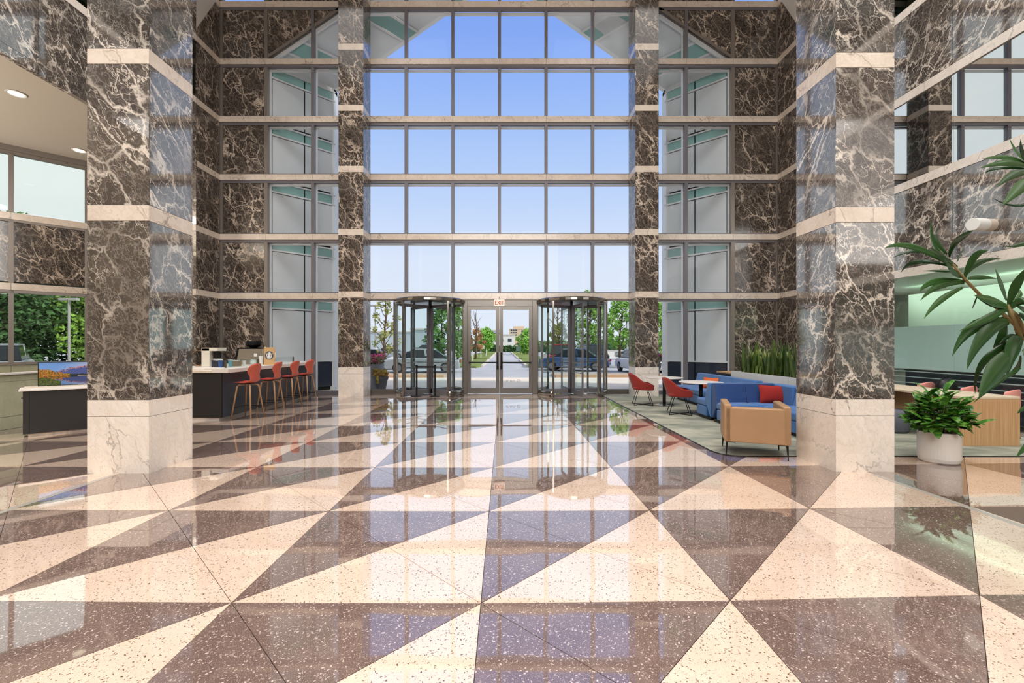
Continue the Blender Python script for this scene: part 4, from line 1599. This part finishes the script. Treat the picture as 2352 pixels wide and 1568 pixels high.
def pink_chair(label, loc, rz):
    t = thing('pink_chair', label, 'chair', loc, rz, 'pink shell chairs')
    def f(u, v):
        s = 2 * v - 1
        prof = [(-.22, .44), (-.1, .43), (.08, .425), (.18, .46), (.225, .56), (.24, .68), (.26, .79), (.27, .845)]
        q = u * 7
        i = min(int(q), 6)
        fr = q - i
        x = prof[i][0] * (1 - fr) + prof[i + 1][0] * fr
        z = prof[i][1] * (1 - fr) + prof[i + 1][1] * fr
        wd = .235 * (1 - .22 * max(0, (u - .85) / .15) ** 2) * (1 if u > .1 else .9)
        bk = max(0, (u - .4) / .6)
        return Vector((x - bk * .09 * s * s, s * wd, z - .05 * max(0, (u - .8) / .2) * s * s))
    MB().grid(f, 16, 8).build('seat_shell', 'pink', t, solid=.014, sub=1)
    for a, b in ((-1, -1), (-1, 1), (1, -1), (1, 1)):
        MB().tube([(a * .12, b * .14, .425), (a * .2, b * .2, 0)], .011, 6).build('leg', 'blackm', t)


pink_chair('pink shell chair at the near end of the long oak table', (8.48, 7.75, .006), R(-72))
pink_chair('pink shell chair in the middle of the long oak table', (8.48, 8.45, .006), R(-74))
pink_chair('pink shell chair at the far end of the long oak table', (8.5, 9.3, .006), R(-78))
hp = thing('black_bag', 'black rounded backpack on the glass side of the table', 'bag', (8.72, 8.88, .006))
MB().lathe([(.12, 0), (.19, .1), (.2, .5), (.19, .78), (.13, .89), (.04, .93)], 20, sy=.7).build('bag_body', 'blackm', hp, smooth=True)
MB().tube([(-.04, 0, .9), (-.03, 0, .97), (.03, 0, .97), (.04, 0, .9)], .01, 6).build('carry_loop', 'blackm', hp)
ot = thing('ottoman', 'round grey upholstered ottoman behind the bushy potted plant', 'ottoman', (7.1, 8.3, .006))
MB().lathe([(.26, 0), (.30, .06), (.31, .2), (.30, .36), (.26, .40), (.02, .41)], 28).build('cushion', 'ottoman', ot, smooth=True)
MB().lathe([(.24, -.004), (.24, .03)], 24).build('base', 'blackm', ot)
ob = thing('wall_bench', 'dark low cabinet inside the glass office', 'cabinet', (10.1, 9.4, 0))
MB().box(-.3, .3, -1.6, 1.6, .05, .98).build('body', 'navy', ob, bevel=.01)
MB().box(-.32, .32, -1.62, 1.62, .98, 1.01).build('cabinet_top', 'black', ob)

bp_ = thing('potted_plant', 'bushy glossy plant in a low round white pot', 'plant', (5.93, 6.14, 0))
MB().lathe([(.195, 0), (.213, .015), (.225, .06), (.225, .41), (.21, .415), (.205, .36)], 40).build('pot', 'pot', bp_, smooth=False)
MB().lathe([(.205, .34), (.205, .37), (.05, .39)], 28).build('soil', 'soil', bp_)
random.seed(12)
bl = [blade('leaf', random.uniform(.17, .25), random.uniform(.075, .10), random.uniform(.6, 1.2), random.uniform(-.4, .4), 'bleaf', 5, .35, .002, droop=1) for _ in range(6)]
nst = 34
for i in range(nst):
    a = i * 2.399
    rr = .04 + .33 * math.sqrt((i + .5) / nst)
    tipz = 1.10 - 3.2 * rr * rr - random.uniform(0, .08)
    top = Vector((rr * 1.0 * math.cos(a), rr * 1.0 * math.sin(a), max(.42, tipz - .12)))
    base = Vector((.1 * math.cos(a), .1 * math.sin(a), .36))
    MB().tube([base, (base + top) / 2 + Vector((0, 0, .08)), top], [.008, .006, .004], 5).build('stalk', 'stem', bp_)
    for k in range(8):
        t = 1 - k * .09
        o = bpy.data.objects.new('leaf', random.choice(bl))
        COL.objects.link(o)
        o.parent = bp_
        o.location = base.lerp(top, t) + Vector((0, 0, .06 * math.sin(math.pi * t)))
        az = a + k * 2.4 if rr < .2 else a + random.uniform(-1.5, 1.5)
        o.rotation_euler = (random.uniform(-.3, .3), .45 + k * .13 + random.uniform(-.2, .3) + (.35 if rr > .25 else 0), az)
        sc_ = random.uniform(.75, 1.15)
        o.scale = (sc_,) * 3

# dracaena in the right foreground, leaves placed by what the photo shows
dr = thing('dracaena', 'tall dracaena with long arching leaves at the right front', 'plant', (4.12, 3.05, 0))
MB().lathe([(.2, 0), (.24, .02), (.27, .45), (.25, .46), (.24, .42)], 32).build('pot', 'pot', dr)
MB().lathe([(.24, .38), (.24, .42), (.04, .44)], 24).build('soil', 'soil', dr)


def DP(px, py, Y):
    return P(px, py, Y) - Vector((4.12, 3.05, 0))


YD = 3.0
trunk = [Vector((0, 0, .42)), Vector((-.06, 0, .9)), DP(2420, 800, YD), DP(2356, 770, YD), DP(2334, 724, YD), DP(2320, 712, YD)]
MB().tube(trunk, [.028, .025, .02, .016, .014, .012], 8).build('cane', 'stem', dr, smooth=True)
MB().tube([DP(2352, 765, YD), DP(2282, 700, YD + .02), DP(2250, 676, YD), DP(2215, 640, YD - .02), DP(2188, 606, YD - .03)], [.012, .011, .010, .009, .006], 8).build('cane', 'stem', dr, smooth=True)
MB().tube([DP(2345, 780, YD), DP(2330, 735, YD), DP(2312, 700, YD)], [.016, .014, .012], 8).build('cane', 'stem', dr, smooth=True)
MB().tube([Vector((-.06, 0, .9)), Vector((-.1, .05, 1.7)), Vector((-.2, .0, 2.5)), DP(2400, 420, YD)], [.024, .02, .016, .012], 8).build('cane', 'stem', dr, smooth=True)
LV = [  # (base, mid, tip, width px, depth offset of tip)
    ((2185, 610), (2100, 566), (2031, 570), 20, -.1), ((2190, 606), (2120, 575), (2050, 592), 14, .1), ((2185, 612), (2110, 600), (2069, 626), 14, .15),
    ((2180, 600), (2148, 560), (2139, 505), 15, .1), ((2176, 583), (2152, 545), (2158, 526), 22, -.15), ((2182, 590), (2200, 555), (2236, 528), 24, -.15),
    ((2200, 612), (2160, 585), (2137, 568), 26, -.2), ((2212, 634), (2188, 618), (2168, 590), 26, -.2), ((2216, 640), (2240, 590), (2271, 575), 20, -.1),
    ((2216, 634), (2250, 602), (2300, 594), 16, .1), ((2200, 600), (2206, 585), (2216, 572), 18, -.1), ((2214, 628), (2180, 622), (2118, 622), 11, .1),
    ((2222, 640), (2255, 636), (2290, 640), 14, .05), ((2222, 646), (2150, 646), (2110, 672), 18, -.1), ((2215, 650), (2160, 655), (2114, 690), 18, -.15),
    ((2212, 660), (2160, 690), (2122, 732), 16, -.2), ((2196, 646), (2176, 650), (2172, 662), 10, .1), ((2246, 676), (2238, 700), (2232, 708), 10, .1),
    ((2318, 704), (2280, 690), (2240, 680), 30, -.2), ((2322, 715), (2270, 690), (2238, 678), 24, -.1), ((2318, 700), (2340, 650), (2362, 612), 30, -.1),
    ((2312, 690), (2300, 650), (2286, 616), 15, .15), ((2318, 712), (2350, 690), (2376, 700), 22, -.1), ((2318, 706), (2270, 730), (2204, 760), 20, -.2),
    ((2322, 726), (2290, 740), (2240, 770), 16, .1), ((2316, 735), (2240, 750), (2187, 818), 30, -.15), ((2318, 740), (2262, 770), (2220, 850), 34, -.25),
    ((2310, 740), (2300, 800), (2284, 846), 40, .12), ((2352, 770), (2330, 800), (2312, 868), 40, -.1), ((2340, 800), (2290, 850), (2248, 912), 48, -.3),
    ((2340, 780), (2262, 830), (2240, 905), 20, .1), ((2345, 845), (2290, 880), (2236, 925), 12, -.1), ((2352, 800), (2380, 830), (2390, 880), 40, -.1),
    ((2345, 815), (2335, 850), (2300, 870), 18, .1), ((2345, 775), (2320, 772), (2296, 790), 12, 0), ((2336, 700), (2370, 720), (2400, 760), 30, -.2),
    ((2330, 690), (2345, 670), (2320, 660), 14, .1), ((2340, 720), (2370, 745), (2380, 790), 26, .1),
    # upper tuft entering from the right
    ((2362, 380), (2320, 362), (2256, 364), 18, -.1), ((2365, 384), (2320, 372), (2250, 386), 22, -.15), ((2362, 388), (2300, 384), (2262, 398), 12, .1),
    ((2370, 378), (2340, 352), (2318, 316), 12, .1), ((2376, 380), (2352, 350), (2345, 318), 26, -.1), ((2380, 392), (2330, 400), (2290, 430), 22, -.2),
    ((2380, 400), (2345, 430), (2302, 472), 30, -.25), ((2390, 540), (2350, 560), (2306, 566), 12, -.1), ((2400, 420), (2350, 470), (2275, 452), 10, .1),
    # low tips entering from the right
    ((2395, 930), (2360, 935), (2336, 950), 14, -.1), ((2410, 1010), (2370, 1020), (2334, 1050), 22, -.2)]
for bq, mq, tq, wpx, dz in LV:
    a, m1, c = DP(*bq, YD), DP(*mq, YD + dz * .5), DP(*tq, YD + dz)
    ctrl = m1 * 2 - (a + c) / 2
    L_ = 9
    wd = wpx * YD / F / 2 * .86
    mb = MB()
    vs, fs = [], []
    for i in range(L_ + 1):
        t = i / L_
        p = a * (1 - t) ** 2 + ctrl * 2 * t * (1 - t) + c * t * t
        d = ((ctrl - a) * (1 - t) + (c - ctrl) * t).normalized()
        s_ = d.cross(Vector((0, -1, .25))).normalized()
        up = d.cross(s_)
        ww = wd * (.22 + .78 * math.sin(math.pi * min(1, t * .95 + .03)) ** .8) if t < .97 else .0006
        if t > .5:
            ww = min(ww, wd * max(.02, (1 - t) / .5) ** .75)
        vs += [p - s_ * ww + up * ww * .25, p - up * ww * .15, p + s_ * ww + up * ww * .25]
    for i in range(L_):
        for k in (0, 1):
            q = i * 3 + k
            fs.append((q, q + 1, q + 4, q + 3))
    mb.add(vs, fs)
    mb.build('leaf', 'dleaf', dr, smooth=True)

# queue barriers in the left revolving door
for i, (x, lb) in enumerate([(-2.70, 'black belt stanchion on the left at the revolving door'), (-2.13, 'black belt stanchion on the right at the revolving door')]):
    q = thing('belt_stanchion', lb, 'barrier', (x, 13.97, 0), 0, 'belt stanchions')
    MB().tube([(0, 0, .02), (0, 0, .95)], .028, 12).build('pole', 'blackm', q)
    MB().lathe([(.15, 0), (.15, .012), (.05, .025)], 24).build('base', 'blackm', q)
    MB().lathe([(.036, .87), (.036, .97), (.02, .98)], 14).build('belt_head', 'blackm', q)
    if i == 0:
        MB().box(.03, .54, -.006, .006, .885, .945).build('belt', 'blackm', q)

# ------------------------------------------------------------ outside
gr = struct('ground', 'pale plaza, kerbs and asphalt outside the building')
MB().box(-60, 60, 14.96, 22.6, -.2, -.03).build('plaza', 'plaza', gr)
MB().box(-200, 200, 22.6, 420, -.25, -.06).build('asphalt', 'asph', gr)
MB().box(-200, -60, -200, 22.6, -.25, -.06).box(60, 200, -200, 22.6, -.25, -.06).build('asphalt', 'asph', gr)
MB().box(-60, -21.7, -60, 14.96, -.2, -.05).build('plaza', 'plaza', gr)
MB().ext([(-21.6, 4.6, -.05), (-11.2, 14.96, -.05), (-21.6, 14.96, -.05)], (0, 0, -.15)).build('plaza', 'plaza', gr)
MB().box(-60, 60, -60, -8.2, -.2, -.05).build('plaza', 'plaza', gr)
for x0, x1 in ((-40, -3.0), (2.6, 40)):
    MB().box(x0, x1, 22.6, 23.0, -.06, .10).build('kerb', 'kerb', gr, bevel=.02)
    MB().box(x0, x1, 23.0, 25.0, -.06, .04).build('verge', 'verge', gr)
for s, x in ((-1, -1.75), (1, 1.85)):
    for (ya, yb_) in ((34, 50), (54, 78), (84, 108)):
        MB().ext([(x, ya, .05), (x + s * .25, ya - 1.2, .05), (x + s * 3.2, ya, .05), (x + s * 3.2, yb_, .05), (x, yb_, .05)], (0, 0, -.1)).build('verge', 'grass', gr)
        MB().box(min(x, x - s * .18), max(x, x - s * .18), ya, yb_, -.06, .07).build('kerb', 'kerb_l', gr)


def foliage(blobs, n_, size, seed, flat=.0):
    rnd = random.Random(seed)
    vs, fs = [], []
    tot = sum(b[3] ** 2 for b in blobs)
    for bx, by, bz, br in blobs:
        for _ in range(int(n_ * br ** 2 / tot)):
            while True:
                d = Vector((rnd.uniform(-1, 1), rnd.uniform(-1, 1), rnd.uniform(-1, 1)))
                if .3 < d.length < 1:
                    break
            p = Vector((bx, by, bz)) + d * br
            u = Vector((rnd.uniform(-1, 1), rnd.uniform(-1, 1), rnd.uniform(-.6, .6))).normalized()
            v = u.orthogonal().normalized()
            v = (v + u.cross(v) * rnd.uniform(-1, 1)).normalized()
            s = size * rnd.uniform(.6, 1.3)
            o = len(vs)
            vs += [p - u * s, p + v * s * .5, p + u * s, p - v * s * .5]
            fs.append((o, o + 1, o + 2, o + 3))
    m = MB()
    m.add(vs, fs)
    return m


def tree(name, label, x, y, h, wd, leaf, dens=900, size=.14, bark='bark', trunk=.3, sparse=False, seed=1, group=None, blobs_n=14, bare=False):
    rnd = random.Random(seed)
    t = thing(name, label, 'tree', (x, y, -.06), 0, group)
    tr = MB()
    tr.tube([(0, 0, 0), (rnd.uniform(-.05, .05) * h, 0, h * .35), (rnd.uniform(-.04, .04) * h, 0, h * .75), (0, 0, h * .95)], [h * .02, h * .015, h * .008, h * .002], 7)
    blobs = []
    for i in range(blobs_n):
        f = (i + .5) / blobs_n
        z = h * (trunk + (1 - trunk) * f)
        a = i * 2.399 + seed
        prof = math.sin(math.pi * min(1, .18 + f * .8)) ** .8
        r_ = wd / 2 * prof * rnd.uniform(.45, .95)
        e = Vector((r_ * math.cos(a), r_ * math.sin(a), z))
        b = Vector((0, 0, max(h * trunk * .8, z - h * .16)))
        tr.tube([b, (b + e) / 2 + Vector((0, 0, -.02 * h)), e], [h * .007, h * .004, h * .0015], 5)
        for k in range(3 if bare else 1):
            e2 = e + Vector((rnd.uniform(-1, 1), rnd.uniform(-1, 1), rnd.uniform(.2, 1))) * wd * .16
            tr.tube([(b + e) / 2, e, e2], [h * .003, h * .002, h * .0008], 4)
        blobs.append((e.x, e.y, e.z, wd * (.13 if sparse else .24) * rnd.uniform(.8, 1.2)))
    tr.build('trunk', bark, t, smooth=True)
    if not bare:
        foliage(blobs, dens, size, seed).build('foliage', leaf, t, kind='stuff')
    return t


tree('young_tree', 'young sparse tree with yellowing leaves outside the left side light', -7.7, 29.4, 4.9, 2.0, 'leaf_y', 700, .11, sparse=True, seed=3, blobs_n=20, trunk=.22)
tree('tree', 'broad green tree seen through the left revolving door', -5.6, 42, 5.6, 4.0, 'leaf_b', 2200, .2, sparse=True, seed=4, blobs_n=24, trunk=.2)
tree('slim_tree', 'slim upright green tree right inside the left revolving door view', -4.6, 45, 5.8, 1.7, 'leaf_a', 900, .2, seed=5, blobs_n=14, trunk=.1)
tree('bare_tree', 'thin nearly bare tree left of the driveway', -3.15, 49.5, 5.6, 1.9, 'leaf_o', 0, .1, seed=6, bare=True, blobs_n=22, trunk=.3)
tree('russet_tree', 'small russet leaved tree left of the driveway', -3.4, 56, 3.6, 2.3, 'leaf_o', 700, .16, sparse=True, seed=7, trunk=.3)
tree('round_tree', 'round yellow green tree further along the driveway', -3.3, 84, 4.6, 3.4, 'leaf_g', 1500, .28, seed=8, trunk=.25)
tree('green_tree', 'green tree right of the driveway by the green sign', 4.2, 78, 4.2, 3.4, 'leaf_g', 1300, .28, seed=9, trunk=.2)
tree('grey_bare_tree', 'pale bare tree by the green sign right of the driveway', 3.7, 52, 3.0, 1.8, 'leaf_o', 0, .1, bark='barkg', seed=10, bare=True, trunk=.3)
tree('bare_tree', 'tall bare tree seen through the right revolving door', 5.5, 46, 6.2, 2.6, 'leaf_o', 0, .1, seed=11, bare=True, blobs_n=26, trunk=.35)
tree('autumn_tree', 'low yellow brown tree seen through the right revolving door', 4.9, 40, 3.4, 2.4, 'leaf_y', 900, .15, sparse=True, seed=12, trunk=.3)
tree('maple_tree', 'large green tree seen through the right revolving door', 7.6, 39.8, 6.2, 4.0, 'leaf_a', 2600, .17, sparse=True, seed=13, blobs_n=28, trunk=.3)
tree('maple_tree', 'bright green tree outside the right side light', 9.4, 36, 5.4, 3.3, 'leaf_g', 1900, .15, sparse=True, seed=14, blobs_n=22, trunk=.32)
tree('maple_tree', 'bright green tree outside the narrow pane right of the far right column', 11.6, 33, 4.9, 2.6, 'leaf_g', 1500, .15, seed=15, blobs_n=18, trunk=.2)
tree('tree', 'green tree outside the narrow pane left of the far left column', -12.2, 33, 4.9, 2.4, 'leaf_b', 1400, .15, seed=16, blobs_n=18, trunk=.2)
# tree belt outside the left alcove
for i, (x, y, h, wd, lf) in enumerate([(-25, 30, 7.2, 6, 'leaf_a'), (-30, 27, 7.8, 6.5, 'leaf_d'), (-34, 31, 9.5, 7.5, 'leaf_b'), (-29, 34, 8.2, 6.5, 'leaf_d'), (-24, 36, 8.2, 6.5, 'leaf_b'),
                                       (-38, 26, 9, 7, 'leaf_b'), (-33, 22, 7.2, 6, 'leaf_a'), (-40, 34, 11, 8, 'leaf_d')]):
    tree('woodland_tree', 'dense dark green tree outside the alcove windows', x, y, h, wd, lf, 11000, .16, seed=30 + i, group='trees outside the left alcove', blobs_n=20, trunk=.04)
# hedges and far shrubs
for i, (x, y, wd, h, m, lb) in enumerate([(19, 74, 12, 2.3, 'leaf_d', 'long dark green hedge on the bank right of the car park'), (-.3, 112, 7, 1.4, 'leaf_d', 'row of dark shrubs at the end of the driveway'),
                                          (-9, 118, 14, 2.0, 'leaf_d', 'dark shrubs left of the driveway end'), (9.5, 108, 12, 2.6, 'leaf_d', 'dark shrubs right of the driveway end'),
                                          (-40, 118, 40, 3.0, 'leaf_d', 'distant tree line left of the car park'), (45, 118, 50, 3.6, 'leaf_d', 'distant tree line right of the car park')]):
    t = thing('hedge', lb, 'hedge', (x, y, -.06))
    n_ = max(6, int(wd / 1.3))
    foliage([(-wd / 2 + wd * (k + .5) / n_, math.sin(k * 2.1) * .3, h * .5 + .1 * math.sin(k * 3.3), h * .62) for k in range(n_)], 1800, .22 if y < 80 else .4, 50 + i).build('foliage', m, t, kind='stuff')
    MB().box(-wd / 2, wd / 2, -.4, .4, 0, h * .7).build('hedge_core', 'leaf_d', t)


def car(label, x, y, rz, m, kind='sedan', name='car'):
    t = thing(name, label, 'car', (x, y, -.06), rz)
    Lh, W = 2.25, .88
    if kind == 'sedan':
        body = [(-Lh, .35), (-Lh + .05, .75), (-1.35, .86), (1.2, .90), (Lh - .02, .78), (Lh, .4), (Lh - .1, .25), (-Lh + .1, .25)]
        cab = [(-1.55, .86), (-.75, 1.38), (.55, 1.42), (1.35, .90)]
    else:
        body = [(-Lh, .4), (-Lh, .95), (-Lh + .2, 1.0), (1.1, 1.02), (Lh - .05, .9), (Lh, .45), (Lh - .1, .3), (-Lh + .1, .3)]
        cab = [(-2.15, 1.0), (-1.9, 1.66), (.4, 1.70), (1.25, 1.02)]
    MB().ext([(a, -W, b) for a, b in body], (0, 2 * W, 0)).build('body', m, t, bevel=.09, seg=3)
    cabo = MB()
    vs = []
    o = len(cabo.v)
    for yy, ins in ((-W + .06, 0), (W - .06, 0)):
        pass
    q = [(a, -W + .08 + (.12 if b > 1.2 else 0), b) for a, b in cab] + [(a, W - .08 - (.12 if b > 1.2 else 0), b) for a, b in cab]
    cabo.add(q, [(0, 1, 2, 3), (7, 6, 5, 4), (0, 4, 5, 1), (1, 5, 6, 2), (2, 6, 7, 3), (3, 7, 4, 0)])
    cabo.build('cabin_glass', 'carglass', t, bevel=.04)
    a1, a2 = cab[1], cab[2]
    MB().box(a1[0] - .02, a2[0] + .02, -W + .2, W - .2, a1[1] - .03, a2[1] + .02).build('roof', m, t, bevel=.03)
    for s in (-1, 1):
        MB().ext([(cab[0][0] * .15 + cab[3][0] * .02 - .12, s * (W - .1), cab[0][1]), (cab[0][0] * .15 + cab[3][0] * .02, s * (W - .1), cab[0][1]), (-.1, s * (W - .19), cab[1][1]), (-.22, s * (W - .19), cab[1][1])], (0, s * .015, 0)).build('pillar', m, t)
    for a in (-1.4, 1.4):
        for s in (-1, 1):
            wq = MB().tube([(a, s * (W - .16), .32), (a, s * (W + .01), .32)], .32, 16).build('wheel', 'tyre', t)
            MB().tube([(a, s * (W + .0), .32), (a, s * (W + .025), .32)], .2, 10).build('hub', 'hub', wq)
    for s in (-1, 1):
        MB().box(-Lh - .02, -Lh + .06, s * .6 - .16, s * .6 + .16, .62, .74).build('tail_light', 'tail', t)
        MB().box(Lh - .12, Lh - .0, s * .6 - .16, s * .6 + .16, .6, .72).build('headlight', 'papw', t)
    return t


P_w = mat('car_white', (226, 230, 234), .25, coat=.6)
P_s = mat('car_silver', (178, 186, 192), .25, .3, coat=.6)
P_b = mat('car_blue', (58, 92, 142), .25, .2, coat=.6)
P_n = mat('car_navy', (44, 54, 78), .25, .2, coat=.6)
P_r = mat('car_red', (170, 34, 40), .25, .1, coat=.6)
P_k = mat('car_black', (30, 32, 38), .25, .1, coat=.6)
car('pale silver car parked behind the left revolving door', -4.9, 27.5, R(184), P_s)
car('white car parked beyond the pale silver car', -9.4, 31.0, R(184), P_w)
car('dark car far across the car park on the left', -9.5, 55, R(180), P_k, 'suv')
car('white car far across the car park on the left', -7.2, 64, R(180), P_w)
car('grey car in the far left row of the car park', -14.5, 57, R(180), P_s)
car('blue car parked outside the right revolving door', 4.7, 29.6, R(162), P_b)
car('white car parked outside the right side light', 8.2, 27.0, R(93), P_w)
car('navy people carrier behind the blue car', 6.5, 34.6, R(97), P_n, 'suv')
car('red car seen through the right revolving door', 4.1, 34.4, R(91), P_r, 'suv')
car('silver car in the second row outside the right side light', 13.2, 43, R(110), P_s)
car('black car outside the narrow pane right of the far right column', 10.5, 26.8, R(90), P_k)
car('black pickup in the far right row of the car park', 15.2, 52, R(180), P_k, 'suv')
car('white car outside the narrow pane left of the far left column', -12.6, 27, R(95), P_w)
car('white van outside the alcove windows', -22.5, 20.2, R(132), P_w, 'suv')
car('silver car outside the alcove windows', -19.2, 22.8, R(140), P_s)

# low walls of the car park
for (x0, x1, y, h, lb) in [(9, 60, 60, .95, 'long white parapet wall of the car park on the right'), (-60, -9.5, 62, .6, 'low pale wall of the car park on the left')]:
    t = thing('parapet_wall', lb, 'wall', ((x0 + x1) / 2, y, -.06))
    hl = (x1 - x0) / 2
    nseg = 8
    for k in range(nseg):
        a = -hl + 2 * hl * k / nseg
        MB().box(a + .02, a + 2 * hl / nseg - .02, 0, .3, 0, h).build('wall_segment', 'wallw', t)
    MB().box(-hl, hl, -.05, .35, h, h + .08).build('coping', 'kerb_l', t)

# buildings
def building(label, x0, x1, y, z, m, wins=(), roof=True, depth=20, cap='kerb_l'):
    t = thing('building', label, 'building', ((x0 + x1) / 2, y, -.06))
    hl = (x1 - x0) / 2
    MB().box(-hl, hl, 0, depth, 0, z).build('walls', m, t)
    MB().box(-hl - .1, hl + .1, -.15, depth, z, z + .25).build('roof_edge', cap, t)
    for (a, b, za, zb) in wins:
        fr_ = MB().box(a, b, -.06, .1, za, zb).build('window', 'wallg', t)
        nn = max(1, int(round((b - a) / 1.0)))
        for k in range(min(nn, 4)):
            wq = (b - a) / min(nn, 4)
            MB().box(a + k * wq + .06, a + (k + 1) * wq - .06, -.09, -.05, za + .06, zb - .06).build('pane', 'wind', fr_)
    return t


building('white two storey building at the end of the driveway', -2.6, 3.0, 122, 4.4, 'wallw', [(-1.2, -.3, 2.6, 3.5), (.9, 2.0, 2.6, 3.5), (-1.2, -.3, .9, 1.7), (.9, 2.0, .9, 1.7), (-2.6, -1.9, 2.6, 3.5)])
building('long grey flat roofed building left of the white building', -8.0, -1.2, 160, 6.9, 'wallg', [(-3.2, 3.2, 5.6, 6.1)])
tb_ = [( -4.4 + i * 1.25, -3.4 + i * 1.25, 7.0 + k * 1.3, 7.8 + k * 1.3) for i in range(3) for k in range(3)]
building('tall tan office tower behind the white building', 3.2, 13.2, 250, 10.6, 'wallt', tb_ + [(1.6, 2.6, 5.0, 10.0), (3.2, 4.2, 5.0, 10.0)])
MB().box(-2.6, 3.4, 4, 14, 10.7, 12.4).build('roof_block', 'wallt', [o for o in COL.objects if o.get('label', '').startswith('tall tan')][0])
building('pale blue clad warehouse across the car park on the left', -33, -14.6, 92, 4.3, 'wallb', [(6, 8, .4, 1.8)])
building('blue grey clad shed seen through the left revolving door', -13.6, -9.2, 66, 3.9, 'wallb', [(-1.6, 1.6, .3, 1.4)])

# signs and lamp posts
for (x, y, zb, wd, h, m, lb) in [(-2.95, 62, 1.15, .62, .46, 'signb', 'beige sign board on posts left of the driveway'), (2.3, 70, .75, .75, .75, 'signg', 'green sign board right of the driveway')]:
    t = thing('road_sign', lb, 'sign', (x, y, -.06))
    MB().box(-wd / 2, wd / 2, 0, .05, zb, zb + h).build('board', m, t)
    for s in (-1, 1):
        MB().tube([(s * wd * .35, .07, 0), (s * wd * .35, .07, zb + h * .9)], .03, 8).build('post', 'bark', t)
for i, (x, y, h, lb) in enumerate([(-11.4, 40, 5.1, 'tall lamp post outside the left side light'), (11.2, 41, 5.2, 'tall lamp post outside the right side light'), (6.3, 47, 5.2, 'tall lamp post seen through the right revolving door'),
                                   (-24.6, 25.5, 4.2, 'thin lamp post outside the alcove windows')]):
    t = thing('lamp_post', lb, 'lamp post', (x, y, -.06))
    MB().tube([(0, 0, 0), (0, 0, h)], .06, 10).build('pole', 'mem', t)
    MB().tube([(0, 0, 0), (0, 0, .5)], .2, 12).build('base', 'kerb_l', t)
    MB().box(-.5, -.05, -.12, .12, h - .02, h + .12).box(.05, .5, -.12, .12, h - .02, h + .12).box(-.1, .1, -.05, .05, h, h + .08).build('lamp_head', 'mem', t)
for i, x in enumerate([-3.0, -2.6, -2.3]):
    t = thing('marker_post', 'white marker post on the verge left of the driveway', 'post', (x - .2, 46 + i * 9, 0), 0, 'white marker posts')
    MB().tube([(0, 0, 0), (0, 0, 1.0)], .045, 8).build('post_body', 'papw', t)
    MB().tube([(0, 0, 1.0), (0, 0, 1.04)], .05, 8).build('post_cap', 'kerb_l', t)

# flower pots outside
def flowerpot(name, label, x, y, rb, rt, h, m, fl1, fl2, fr, seed, trail=False):
    t = thing(name, label, 'planter', (x, y, -.03))
    MB().lathe([(rb, 0), (rb + (rt - rb) * .78, h * .78), (rt * 1.0, h * .8), (rt * 1.04, h), (rt * .95, h), (rt * .93, h * .9)], 28).build('pot', m, t)
    MB().lathe([(rt * .93, h * .86), (rt * .9, h * .93), (.03, h * .95)], 20).build('soil', 'soil', t)
    rnd = random.Random(seed)
    bl_ = [(rnd.uniform(-.8, .8) * rt, rnd.uniform(-.8, .8) * rt, h + fr * .35 + rnd.uniform(-.03, .05), fr * .45) for _ in range(8)]
    foliage(bl_, 500, .045, seed).build('leaves', fl2, t, kind='stuff')
    foliage([(b[0], b[1], b[2] + fr * .15, b[3] * 1.05) for b in bl_], 700, .035, seed + 1).build('flowers', fl1, t, kind='stuff')
    if trail:
        foliage([(-.05, -rt, h - .05 * k, .04) for k in range(5)], 120, .04, seed + 2).build('trailing_stems', 'yelf', t, kind='stuff')


flowerpot('flower_pot', 'tall grey tapered planter with pink flowers outside the left side light', -4.78, 16.7, .2, .33, .93, 'potg', 'pinkf', 'leaf_b', .4, 60)
flowerpot('flower_pot', 'small charcoal planter with mixed flowers beside the tall grey planter', -4.38, 16.1, .15, .25, .5, 'potd', 'yelf', 'leaf_o', .26, 70, True)
flowerpot('flower_pot', 'grey planter with pink flowers outside the narrow pane by the sofas', 5.8, 17.6, .2, .33, .93, 'potg', 'pinkf', 'leaf_b', .4, 80)
